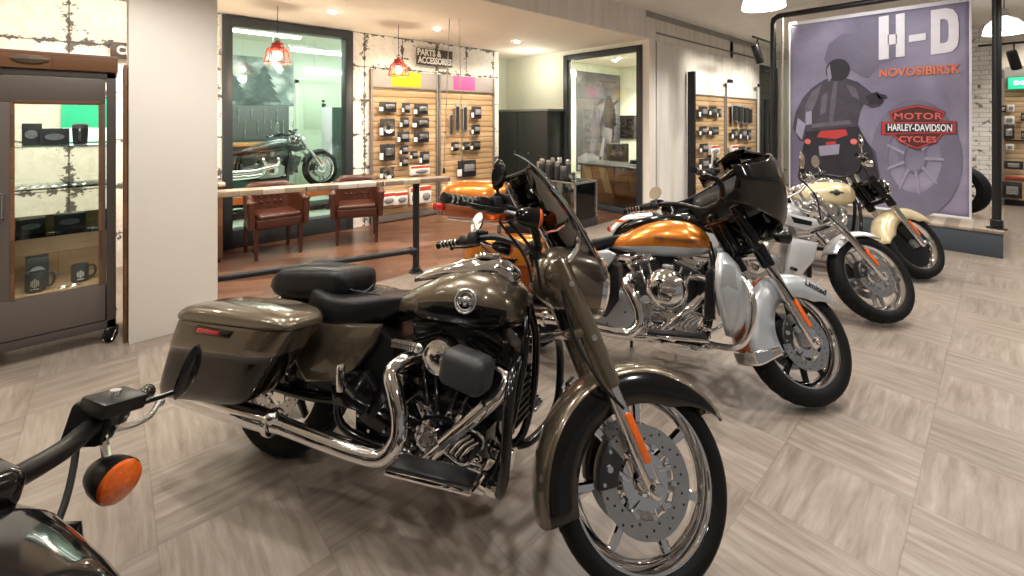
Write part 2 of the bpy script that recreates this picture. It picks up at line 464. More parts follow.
# ---------------------------------------------------------------- motorcycles
class Bike:
    """local frame: x forward, y left, z up; rear tyre touches the floor at the origin"""
    def __init__(s, name, label, cat, group=None, wb=1.63, rf=.319, rr=.33, rake=28, steer=.576):
        s.root = empty(name, label=label, cat=cat, group=group)
        s.wb, s.rf, s.rr = wb, rf, rr
        s.rk = R_(rake)
        s.ax = V((-sin(s.rk), 0, cos(s.rk))); s.nf = V((cos(s.rk), 0, sin(s.rk)))
        s.C = V((wb, 0, rf))
        s.M = Matrix.Translation(s.C) @ Matrix.Rotation(steer, 4, s.ax) @ Matrix.Translation(-s.C)

    def p(s, name, mb, mats, st=False, parent=None, smooth=38, solid=0, label=None):
        if st: mb.xf(s.M)
        o = mesh(name, mb, mats, parent or s.root, smooth, solid)
        if label: o['label'] = label
        return o

    def place(s, x, y, heading, lean, z=0):
        s.root.location = (x, y, z)
        s.root.rotation_euler = (-lean, 0, heading)

    def F(s, d, y, off=0.0):
        q = s.C + s.ax*d + s.nf*off
        return V((q.x, y, q.z))

    # ------------------------------------------------ wheels
    def wheel(s, front, spokes='seven', tw=.13, rim_r=.25, rim_mat=None, spoke_mat=None, discs=(-1, 1), disc_r=.15, caliper=True, cal_mat=None):
        c = s.C if front else V((0, 0, s.rr)); R = s.rf if front else s.rr
        M = Matrix.Translation(c) @ YAX
        st = front
        w = tw/2
        rim_mat = rim_mat or chrome; spoke_mat = spoke_mat or chrome
        rim = MB().lathe([(rim_r+.004, -w*.82), (rim_r+.013, -w*.84), (rim_r+.013, -w*.76), (rim_r-.006, -w*.72), (rim_r-.020, -w*.45), (rim_r-.030, -w*.2),
                          (rim_r-.030, w*.2), (rim_r-.020, w*.45), (rim_r-.006, w*.72), (rim_r+.013, w*.76), (rim_r+.013, w*.84), (rim_r+.004, w*.82)], 72, M, ring=True)
        wo = s.p('front_wheel' if front else 'rear_wheel', rim, rim_mat, st)
        t = MB()
        k = R-rim_r
        prof = [(rim_r+.002, -w*.80), (rim_r+.012, -w*.93), (rim_r+k*.35, -w*1.0), (rim_r+k*.62, -w*.97), (rim_r+k*.84, -w*.78), (R-.004, -w*.45), (R, 0)]
        prof += [(r, -h) for r, h in prof[-2::-1]]
        t.lathe(prof, 80, M)
        # tread grooves: shallow slanted sipes laid over the crown
        for q in range(30):
            a = 2*pi*q/30
            for sg in (-1, 1):
                pts = []
                for u in range(4):
                    f = u/3
                    h = sg*w*(.18+.55*f); rr_ = R-.0015 - (.012*f*f)
                    aa = a + (.06*f + (.05 if sg > 0 else 0))
                    pts.append(M @ V((rr_*cos(aa), rr_*sin(aa), h)))
                t.tube(pts, .0032, 4, mi=1)
        s.p('tire', t, [rubber, drilled], st, wo)
        sp = MB()
        ri = rim_r-.026
        if spokes == 'disc':
            sp.lathe([(.05, -w*.62), (ri*.55, -w*.60), (ri*.85, -w*.42), (ri, -w*.30), (ri, w*.30), (ri*.85, w*.42), (ri*.55, w*.60), (.05, w*.62)], 56, M)
            for q in range(5):
                a = 2*pi*q/5
                for sg in (-1, 1):
                    sp.lathe([(.0001, 0), (.018, 0), (.020, .004)], 14, M @ T_(cos(a)*ri*.72, sin(a)*ri*.72, sg*w*.50) @ (RX(pi) if sg > 0 else Matrix()))
        else:
            n = {'seven': 7, 'ten': 10, 'five': 5, 'nine': 9}[spokes]
            wid = {'seven': .019, 'ten': .017, 'five': .036, 'nine': .015}[spokes]
            for q in range(n):
                a = 2*pi*q/n + .22
                for tw_ in ((-1, 1) if spokes == 'five' else (0,)):
                    rings = []
                    for f in (0, .25, .5, .75, 1):
                        rad = .045 + (ri+.004-.045)*f
                        ww = wid*(1.15-.55*f) if spokes != 'ten' else wid*(1-.25*f)
                        if spokes == 'five': ww *= .38
                        hh = .020*(1-.35*f)
                        if spokes == 'seven': ww = wid*(1.0-.9*f+.8*f*f)
                        off = tw_*(.012+.026*f)
                        zc = -.012*sin(pi*f)
                        L = []
                        for (du, dh) in ((-1, -.6), (-.6, -1), (.6, -1), (1, -.6), (1, .6), (.6, 1), (-.6, 1), (-1, .6)):
                            u = off + du*ww
                            L.append(M @ V((rad*cos(a)-u*sin(a), rad*sin(a)+u*cos(a), zc*0 + dh*hh)))
                        rings.append(L)
                    sp.loft(rings)
        s.p('wheel_disc' if spokes == 'disc' else 'spokes', sp, spoke_mat, st, wo)
        hb = MB().lathe([(.001, -w-.01), (.030, -w-.01), (.036, -w), (.040, -w*.5), (.058, -w*.35), (.058, w*.35), (.040, w*.5), (.036, w), (.030, w+.01), (.001, w+.01)], 28, M)
        s.p('hub', hb, alu if spokes != 'seven' else chrome, st, wo)
        for sg in discs:
            # YAX maps +Z to +Y, so sg is the side
            d = MB(); y0 = sg*(w*.98)
            d.lathe([(disc_r*.66, y0-.003), (disc_r, y0-.003), (disc_r, y0+.003), (disc_r*.66, y0+.003)], 64, M, ring=True)
            d.lathe([(.046, y0*.96-.004), (.082, y0*.96-.004), (.082, y0*.96+.004), (.046, y0*.96+.004)], 40, M, ring=True, mi=1)
            for q in range(10):
                a = 2*pi*q/10
                d.lathe([(.0001, .005), (.008, .005), (.010, .001)], 10, M @ T_(cos(a)*disc_r*.63, sin(a)*disc_r*.63, y0) @ (RX(pi) if sg < 0 else Matrix()), 1)
            for q in range(32):
                a = 2*pi*q/32
                rr_ = disc_r*(.74 + .085*(q % 3))
                for dy in (-.0036, .0036):
                    d.lathe([(.0001, 0), (.0042, 0)], 8, M @ T_(cos(a)*rr_, sin(a)*rr_, y0+dy), 2)
            for q in range(5):
                a = 2*pi*(q+.5)/5
                d.tube([M @ V((cos(a)*.06, sin(a)*.06, y0*.96)), M @ V((cos(a+.2)*disc_r*.64, sin(a+.2)*disc_r*.64, y0))], .009, 6, mi=1)
            s.p('brake_disc', d, [steel, chrome, drilled], st, wo)
            if caliper:
                cb = MB(); a = R_(168) if front else R_(20)
                # in the wheel's own frame x is forward and YAX sends +Y to -Z, so up is -y
                CM = M @ RZ(-a)
                pl = []
                for q in range(9):
                    b_ = -.42+.84*q/8; pl.append((disc_r*1.10*cos(b_), disc_r*1.10*sin(b_)))
                for q in range(9):
                    b_ = .38-.76*q/8; pl.append((disc_r*.64*cos(b_), disc_r*.64*sin(b_)))
                cb.prism(pl, y0-.032, y0+.032, .010, 'xy', M=CM)
                cb.lathe([(.0001, .006), (.010, .006), (.013, 0)], 14, CM @ T_(disc_r*.88, 0, y0+sg*.032) @ (RX(pi) if sg < 0 else Matrix()), 1)
                for bb in (-.3, .3):
                    cb.lathe([(.0001, .005), (.006, .005), (.007, 0)], 8, CM @ T_(disc_r*.98*cos(bb), disc_r*.98*sin(bb), y0+sg*.032) @ (RX(pi) if sg < 0 else Matrix()), 1)
                s.p('brake_caliper', cb, [cal_mat or gun, chrome], st)
        return wo

    # ------------------------------------------------ fork
    def fork(s, cover=None, d_cover=(.308, .78), low=None, yo=.118, r_low=.029, reflector=True, top=.78, tube_mat=None, up_r=.039, mid=None):
        low = low or chrome
        for sg in (-1, 1):
            y = yo*sg
            f = MB().tube([s.F(-.035, y), s.F(-.02, y), s.F(.02, y), s.F(.10, y), s.F(d_cover[0], y)], [.018, .026, .030, r_low, r_low*.94], 20)
            f.lathe([(.0001, .055), (.016, .055), (.020, .048), (.020, 0)], 18, align(s.F(0, y), (0, sg, 0)))
            fo = s.p('fork_leg', f, low, True)
            u = MB().tube([s.F(d_cover[0]-.002, y), s.F(d_cover[0]+.01, y), s.F(d_cover[1]-.04, y), s.F(d_cover[1]-.01, y), s.F(d_cover[1], y)], [up_r*.92, up_r, up_r*1.06, up_r, up_r*.5], 22)
            for dd in (.47, .67):
                u.lathe([(.0001, .008), (.010, .007), (.012, 0)], 12, align(s.F(d_cover[0] + (d_cover[1]-d_cover[0])*(dd-.3)/.48, y + sg*up_r*.98), (.0, sg, 0)), 1)
            s.p('fork_cover', u, [cover or black_gloss, chrome], True)
            if reflector:
                rb = MB().box((0, 0, 0), (.026, .010, .150), .004, Matrix.Translation(s.F(.145, y+sg*(r_low+.004), .008)) @ RY(-s.rk))
                s.p('reflector', rb, amber_lens, True, label='amber reflector')
        t = MB()
        for d in (d_cover[1]-.06, d_cover[1]-.27):
            t.box((0, 0, 0), (.085, yo*2+.06, .034), .012, Matrix.Translation(s.F(d, 0, -.025)) @ RY(-s.rk))
        s.p('triple_clamp', t, cover or black_satin, True)
        ax = MB().tube([s.C+V((0, -yo-.03, 0)), s.C+V((0, yo+.03, 0))], .012, 12)
        s.p('axle', ax, chrome, True)

    def fender(s, name, c, R0, a0, a1, w, sk, mats, st=False, stripe=False, flare=0.0, n=30):
        """arc over a wheel; sk(f) is the depth of the side skirt; columns 0,1 and 7,8 are the skirts"""
        rows = []
        for i in range(n+1):
            f = i/n; a = R_(a0+(a1-a0)*f)
            k = sk(f); ww = w*(1-.30*max(0, (.10-f)/.10)**2); R = R0(f) if callable(R0) else R0
            prof = [(-ww*1.04, R-k), (-ww*1.05, R-k*.5-.012), (-ww, R-.022), (-ww*.86, R-.006), (-ww*.45, R+.004), (0, R+.007), (ww*.45, R+.004), (ww*.86, R-.006), (ww, R-.022), (ww*1.05, R-k*.5-.012), (ww*1.04, R-k)]
            rows.append([V((c.x+r*cos(a)*(1+flare*0), y, c.z+r*sin(a))) for y, r in prof])
        mb = MB()
        m = len(rows[0])
        mi = (lambda i, j: 1 if (j < 2 or j >= m-3) else 0) if stripe else 0
        mb.loft(rows, mi, closed=False, cap0=False, cap1=False)
        return s.p(name, mb, mats, st, solid=.005)

    # ------------------------------------------------ bodywork
    def tank(s, st, mats, split=.0, name='fuel_tank', e=.8, n=28):
        """stations (x, ztop, zbot, half width); ring starts at the top and runs down the right side"""
        pts = [V((a, b, c)) for a, b, c, d in st]; hw = [q[3] for q in st]
        P, W = spline(pts, 5, hw)
        rings = []; 
        for q, w in zip(P, W):
            zt, zb = q.y, q.z; zc = zb + .42*(zt-zb); L = []
            for k in range(n):
                a = 2*pi*(k+.5)/n
                sy = -sin(a); cz = cos(a)
                y = w*math.copysign(abs(sy)**.80, sy)
                z = zc + ((zt-zc)*math.copysign(abs(cz)**.9, cz) if cz > 0 else (zc-zb)*math.copysign(abs(cz)**.6, cz))
                L.append(V((q.x, y, z)))
            rings.append(L)
        N = len(rings)
        lim = lambda i: split if not callable(split) else split(i/N)
        mi = (lambda i, j: 1 if lim(i) and lim(i)*n/2 < min(j+1, n-j-1) + .01 else 0)
        return s.p(name, MB().loft(rings, mi), mats, smooth=60)

    def seat(s, name, st, m, seam=None, flat=.35):
        pts = [V((a, b, c)) for a, b, c, d in st]; hw = [q[3] for q in st]
        P, W = spline(pts, 4, hw); rings = []
        for q, w in zip(P, W):
            L = []; h = q.y-q.z
            for k in range(24):
                a = 2*pi*(k+.5)/24; sy = -sin(a); cz = cos(a)
                y = w*math.copysign(abs(sy)**.5, sy)
                z = (q.y+q.z)/2 + h/2*math.copysign(abs(cz)**.5, cz) - (.0 if cz < 0 else .18*h*max(0, 1-(y/max(w, .01))**2)*flat)
                L.append(V((q.x, y, z)))
            rings.append(L)
        o = s.p(name, MB().loft(rings), m, smooth=60)
        return o

    def engine(s, cx, cz, finm, headm, casem, coverm, covers=chrome, pushrods=True, cam=True, prm=None):
        # crankcase and gearbox
        c = MB().prism([(cx-.20, cz-.10), (cx-.15, cz-.14), (cx+.13, cz-.14), (cx+.19, cz-.06), (cx+.19, cz+.05), (cx+.10, cz+.13), (cx-.12, cz+.13), (cx-.20, cz+.06)], -.125, .125, .02)
        s.p('crankcase', c, casem)
        g = MB().prism([(cx-.42, cz-.10), (cx-.19, cz-.12), (cx-.19, cz+.09), (cx-.25, cz+.14), (cx-.40, cz+.12), (cx-.44, cz+.02)], -.115, .15, .025)
        for q in range(7):
            g.lathe([(.0001, .006), (.007, .006), (.008, 0)], 8, align((cx-.32+.09*cos(q*.9), -.118, cz+.01+.085*sin(q*.9)), (0, -1, 0)), 1)
        s.p('gearbox', g, [casem, chrome])
        pc = MB().prism([(cx-.48, cz-.05), (cx-.40, cz-.12), (cx+.06, cz-.13), (cx+.16, cz-.05), (cx+.16, cz+.05), (cx+.06, cz+.12), (cx-.40, cz+.08), (cx-.47, cz+.02)], .13, .21, .03)
        s.p('primary_cover', pc, coverm)
        for sg in (-1, 1):
            th = R_(22.5)*sg
            M = T_(cx, 0, cz) @ RY(th)
            f = MB()
            f.lathe([(.066, .10), (.066, .30)], 24, M)
            for q in range(13):
                z = .125 + q*.0125
                f.add(*fin(M, .104, z, .0042))
            s.p('cylinder', f, finm)
            h = MB()
            for q in range(5):
                h.add(*fin(M, .108-.003*q, .292+q*.0135, .005))
            h.lathe([(.072, .285), (.080, .30), (.080, .35), (.06, .355)], 24, M)
            s.p('cylinder_head', h, finm if headm is None else headm)
            rk = MB().box((0, 0, .375), (.150, .15, .055), .018, M)
            rk.box((0, 0, .345), (.165, .165, .014), .004, M)
            for a, b in ((-.06, -.06), (.06, -.06), (-.06, .06), (.06, .06)):
                rk.lathe([(.0001, .407), (.008, .407), (.009, .40)], 8, M @ T_(a, b, 0), 1)
            s.p('rocker_cover', rk, [coverm, chrome])
            if pushrods:
                pr = MB()
                for o in (-.020, .022):
                    b0 = V((cx+sg*.035+o, -.128, cz+.045)); b1 = M @ V((o*1.4, -.095, .33))
                    pr.tube([b0, b0+(b1-b0)*.3, b0+(b1-b0)*.32, b1], [.012, .012, .0085, .0085], 10)
                    pr.lathe([(.016, 0), (.016, .02), (.010, .028)], 12, align(b0, b1-b0))
                s.p('pushrod_tube', pr, prm or covers)
            tb = MB().prism([(cx+sg*.02-.04, cz+.0), (cx+sg*.02+.04, cz+.0), (cx+sg*.075+.02, cz+.09), (cx+sg*.075-.05, cz+.09)], -.145, -.10, .012)
            s.p('tappet_block', tb, covers)
        if cam:
            cc = MB().prism([(cx-.13, cz-.03), (cx-.10, cz-.10), (cx+.06, cz-.11), (cx+.13, cz-.05), (cx+.13, cz+.02), (cx+.04, cz+.07), (cx-.07, cz+.06)], -.165, -.12, .016)
            for q in range(9):
                a = q*.7
                cc.lathe([(.0001, .006), (.006, .006), (.007, 0)], 8, align((cx-.0+.105*cos(a), -.166, cz-.02+.075*sin(a)), (0, -1, 0)), 1)
            s.p('cam_cover', cc, [coverm, chrome])
            rd = MB().lathe([(.0001, .022), (.030, .022), (.033, .016), (.040, .016), (.044, .02), (.050, .018), (.053, 0)], 32, align((cx-.035, -.165, cz), (0, -1, 0)))
            for q in range(5):
                a = 2*pi*q/5+.3
                rd.lathe([(.0001, .028), (.004, .027), (.005, .018)], 8, align((cx-.035+.024*cos(a), -.165, cz+.024*sin(a)), (0, -1, 0)), 1)
            s.p('timer_cover', rd, [covers, gun])
        # carburettor / throttle body between the cylinders
        tb = MB().tube([(cx, .02, cz+.26), (cx, -.16, cz+.26)], .032, 18)
        tb.box((cx+.02, -.09, cz+.30), (.07, .06, .05), .012)
        s.p('throttle_body', tb, alu)
        # oil filter, starter motor
        of = MB().lathe([(.0001, .10), (.034, .10), (.038, .09), (.038, .01), (.034, 0)], 24, align((cx+.16, -.02, cz-.07), (1, 0, -.1)))
        s.p('oil_filter', of, covers)
        stt = MB().lathe([(.0001, .16), (.030, .16), (.036, .15), (.036, 0), (.03, -.01)], 24, align((cx-.20, -.02, cz+.165), (0, -1, 0)))
        s.p('starter_motor', stt, covers)

    def frame(s, x_head=1.18, z_head=.90, zl=.235, m=None, xr=.42):
        m = m or black_gloss
        f = MB()
        for sg in (-1, 1):
            f.tube([(x_head+.02, .02*sg, z_head-.10), (x_head+.045, .07*sg, z_head-.24), (x_head+.03, .12*sg, zl+.22), (x_head-.02, .13*sg, zl+.03), (x_head-.14, .13*sg, zl), (.72, .13*sg, zl-.01), (xr+.02, .13*sg, zl+.02), (xr-.03, .12*sg, zl+.16), (xr, .10*sg, .58), (xr+.06, .09*sg, .66)], .017, 12, 5)
            f.tube([(xr+.06, .09*sg, .64), (.25, .11*sg, .64), (.05, .12*sg, .66), (-.12, .12*sg, .64)], .013, 10, 4)
        f.tube([(x_head-.05, 0, z_head-.05), (.9, 0, .80), (.60, 0, .70), (xr, 0, .64)], .03, 12, 4)
        f.tube([(xr, -.10, .58), (xr, .10, .58)], .016, 10)
        f.tube([s.F(.50, 0, -.03), s.F(.74, 0, -.03)], .034, 16)
        s.p('frame', f, m)
        sw = MB()
        for sg in (-1, 1):
            sw.tube([(xr, .12*sg, s.rr+.02), (.22, .13*sg, s.rr+.0), (.0, .135*sg, s.rr)], [.024, .022, .020], 12, 4)
            sw.box((-.01, .135*sg, s.rr), (.09, .022, .06), .008)
        sw.tube([(xr, -.13, s.rr+.02), (xr, .13, s.rr+.02)], .026, 14)
        sw.tube([(0, -.16, s.rr), (0, .16, s.rr)], .013, 12)
        s.p('swingarm', sw, m)
        sh = MB()
        for sg in (-1, 1):
            sh.tube([(.03, .15*sg, s.rr+.05), (.16, .15*sg, .60)], .016, 12)
            for q in range(12):
                a = V((.03, .15*sg, s.rr+.05)); b = V((.16, .15*sg, .60))
                sh.lathe([(.017, -.004), (.026, 0), (.017, .004)], 16, align(a+(b-a)*(.2+.06*q), b-a))
        s.p('shock_absorber', sh, black_satin)
        bl = MB()
        P = [(-.0, .105, s.rr+.10), (.50, .12, s.rr+.05), (.50, .12, s.rr-.05), (.0, .105, s.rr-.10)]
        bl.tube(P, .011, 6)
        s.p('drive_belt', bl, rubber)
        pu = MB().lathe([(.03, .09), (.10, .09), (.105, .092), (.105, .118), (.10, .12), (.03, .12)], 40, T_(0, 0, s.rr) @ YAX, ring=True)
        s.p('belt_pulley', pu, gun)
        ks = MB().tube([(.72, .15, .20), (.70, .24, .10), (.69, .33, .025 + .33*.0), (.66, .345, .015)], .011, 8)
        s.p('kickstand', ks, black_satin)

    def bars(s, P, rb=.0135, m=None, gripm=None, leverm=None, mirror=True, mirror_r=.058, pod=None, pod_off=(.10, -.06, -.03), pods=True, stem=(.10, .05, .16), mirror_m_back=None, round_mirror=False, grip_len=.125, perch=1.0):
        """P: points of the right half of the bar, middle to grip end (y negative)"""
        m = m or black_satin
        L = [V((p[0], -p[1], p[2])) for p in P]; Rr = [V(p) for p in P]
        full = L[::-1] + Rr
        s.p('handlebar', MB().tube(full, rb, 14, 6), m, True)
        for sg, Q in ((-1, Rr), (1, L)):
            e = Q[-1]; d = (Q[-1]-Q[-2]).normalized(); a = e - d*grip_len
            g = MB().tube([a-d*.005, a, a+d*.01, a+d*grip_len*.5, e-d*.01, e+d*.005, e+d*.006], [.019, .020, .0165, .0175, .0165, .019, .012], 18)
            for q in range(5):
                g.lathe([(.0168, -.004), (.0185, -.003), (.0185, .003), (.0168, .004)], 16, align(a+d*(.022+q*.02), d), 1)
            s.p('grip', g, [gripm or rubber, chrome if gripm else rubber], True)
            b = a - d*.035
            sw = MB().box((0, 0, 0), (.052, .046, .066), .012, align(b, d))
            for k in (-.012, .010):
                sw.box((-.026, k, .0), (.006, .012, .016), .002, align(b, d), 1)
            s.p('switch_housing', sw, [m, alu], True)
            c = a - d*.085
            fw = V((1, 0, -.12)).normalized()
            mc = MB().box((.012, 0, .0), (.055*perch, .06*perch, .048*perch), .010, align(c, d))
            mc.box((c.x+.025, c.y, c.z+.030*perch), (.060*perch, .062*perch, .022*perch), .006)
            mc.lathe([(.0001, .008), (.010, .008), (.012, 0)], 14, align(c+V((.02, 0, .041*perch)), (0, 0, 1)), 1)
            s.p('brake_reservoir' if sg < 0 else 'clutch_perch', mc, [m, chrome], True)
            l0 = c + fw*.045
            lv = MB().tube([l0, l0+d*.05+fw*.025, l0+d*.12+fw*.035, l0+d*.185+fw*.018, l0+d*.20+fw*.016], [.009, .008, .007, .006, .0065], 10, 3, flat=.75)
            lv.ball(l0+d*.203+fw*.016, .0105)
            s.p('lever', lv, leverm or chrome, True)
            if pods:
                po = c + V((pod_off[0], sg*pod_off[1], pod_off[2]))
                bd = MB().lathe([(.0001, -.075), (.015, -.070), (.028, -.052), (.036, -.025), (.039, 0), (.039, .012)], 28, align(po, (1, 0, 0)))
                bo = s.p('turn_signal', bd, pod or black_gloss, True)
                s.p('signal_lens', MB().lathe([(.038, .012), (.036, .020), (.024, .028), (.0001, .031)], 28, align(po, (1, 0, 0))), amber_lens, True, bo, label='amber lens')
                s.p('signal_stem', MB().tube([c+V((.01, 0, -.01)), po+V((-.02, 0, .0))], .008, 8), chrome, True, bo)
            if mirror:
                h = c + V((0, sg*stem[1], stem[2])) + V((stem[0], 0, 0))
                ms = MB().tube([c+V((.012, 0, .015)), c+V((.012+stem[0]*.5, sg*stem[1]*.3, stem[2]*.45)), h-V((0, 0, .02)), h], [.006, .006, .0055, .005], 10, 4)
                mo = s.p('mirror', ms, mirror_m_back or chrome, True)
                MM = align(h+V((.0, 0, .02)), (-1, -.5*sg, .14)) @ Matrix.Diagonal((mirror_r if round_mirror else mirror_r*.72, mirror_r*1.0 if round_mirror else mirror_r*1.35, mirror_r, 1))
                hd = MB().lathe([(.0001, -.42), (.5, -.38), (.85, -.2), (1.0, 0), (.98, .05), (.93, .05)], 26, MM)
                s.p('mirror_head', hd, mirror_m_back or chrome, True, mo)
                s.p('mirror_glass', MB().lathe([(.93, .045), (.0001, .05)], 26, MM), mirror_m, True, mo)

    def headlight(s, c, r, body, st=True, ring=chrome, depth=.20, name='headlight'):
        A = align(c, (1, 0, -.03))
        b = MB().lathe([(.0001, -depth), (r*.35, -depth*.96), (r*.72, -depth*.72), (r*.95, -depth*.35), (r*1.02, -.02), (r*1.0, .0)], 36, A)
        o = s.p(name, b, body, st)
        s.p('trim_ring', MB().lathe([(r*1.0, -.012), (r*1.06, -.008), (r*1.07, .012), (r*1.0, .022), (r*.90, .018), (r*.90, 0)], 40, A, ring=True), ring, st, o)
        s.p('lens', MB().lathe([(r*.92, .010), (r*.75, .024), (r*.4, .033), (.0001, .036)], 32, A), clear_lens, st, o)
        return o

    def cable(s, pts, r=.005, m=None, st=False, name='cable'):
        return s.p(name, MB().tube(pts, r, 8, 6), m or black_plastic, st)


def fin(M, w, z, t):
    """one cooling fin: a rounded square plate"""
    n = 28; vs = []
    for zz, k in ((z-t/2, .985), (z-t/4, 1), (z+t/4, 1), (z+t/2, .985)):
        for q in range(n):
            a = 2*pi*q/n
            e = .62
            vs.append(M @ V((w*k*math.copysign(abs(cos(a))**e, cos(a)), w*k*math.copysign(abs(sin(a))**e, sin(a)), zz)))
    fs = []
    for i in range(3):
        for j in range(n):
            k = (j+1) % n
            fs.append([i*n+j, i*n+k, (i+1)*n+k, (i+1)*n+j])
    fs.append(list(range(n))[::-1]); fs.append([3*n+j for j in range(n)])
    return vs, fs
# ---------------------------------------------------------------- bodies shared by the two touring motorcycles
def saddlebags(b, up_m, low_m, lid_m, marker=True, dz=0.0, x0=0.0):
    def ring(t, y_in, y_out, z0, z1, xr, xf):
        L = []
        for k in range(36):
            a = 2*pi*(k+.5)/36
            ca, sa = cos(a), sin(a)
            u = math.copysign(abs(ca)**.24, ca); w = math.copysign(abs(sa)**.36, sa)
            x = (xr(t)+xf(t))/2 + u*(xf(t)-xr(t))/2
            y = (y_in+y_out)/2 + w*(y_out-y_in)/2
            f = (x - xr(1))/(xf(1)-xr(1))
            L.append(V((x+x0, y, z0(f)+(z1(f)-z0(f))*t + dz)))
        return L
    for sg in (-1, 1):
        xr = lambda t: -.395+.085*t; xf = lambda t: .13+.215*t
        z0 = lambda f: .292+.085*f; z1 = lambda f: .618+.050*f
        body = MB(); rings = []
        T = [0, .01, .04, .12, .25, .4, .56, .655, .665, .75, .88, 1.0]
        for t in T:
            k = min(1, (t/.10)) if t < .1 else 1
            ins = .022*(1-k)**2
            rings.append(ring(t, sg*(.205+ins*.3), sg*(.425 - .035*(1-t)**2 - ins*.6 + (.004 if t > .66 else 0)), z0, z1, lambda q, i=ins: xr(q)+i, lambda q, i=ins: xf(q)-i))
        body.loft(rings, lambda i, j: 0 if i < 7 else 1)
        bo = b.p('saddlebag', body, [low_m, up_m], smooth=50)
        lid = MB(); rings = []
        zt = lambda f: .705+.040*f - .022*(2*f-1)**2
        for t, ins in ((0, .004), (.02, -.006), (.25, -.008), (.5, .0), (.75, .018), (.92, .05), (1, .10)):
            rings.append(ring(1.0, sg*(.205+ins*.2), sg*(.427-ins), lambda f, t=t: z1(f)+.004+(zt(f)-z1(f))*t, lambda f, t=t: z1(f)+.004+(zt(f)-z1(f))*t, lambda q, i=ins: xr(1)+i*.8, lambda q, i=ins: xf(1)-i*.8))
        lid.loft(rings)
        b.p('saddlebag_lid', lid, lid_m, parent=bo, smooth=60)
        if marker:
            mk = MB().prism([(-.155, .590), (.05, .602), (.07, .630), (-.14, .622)], sg*.425, sg*.437, .004)
            mo = b.p('side_marker', mk, dark_brown, parent=bo)
            ml = MB().prism([(-.135, .597), (.0, .606), (.005, .622), (-.128, .616)], sg*.434, sg*.441, .003)
            b.p('marker_lens', ml, red_lens if sg else red_lens, parent=bo, label='orange red marker lens')
        lt = MB().box((-.30+x0, sg*.31, .60+dz), (.03, .10, .03), .008)
        b.p('latch', lt, chrome, parent=bo)


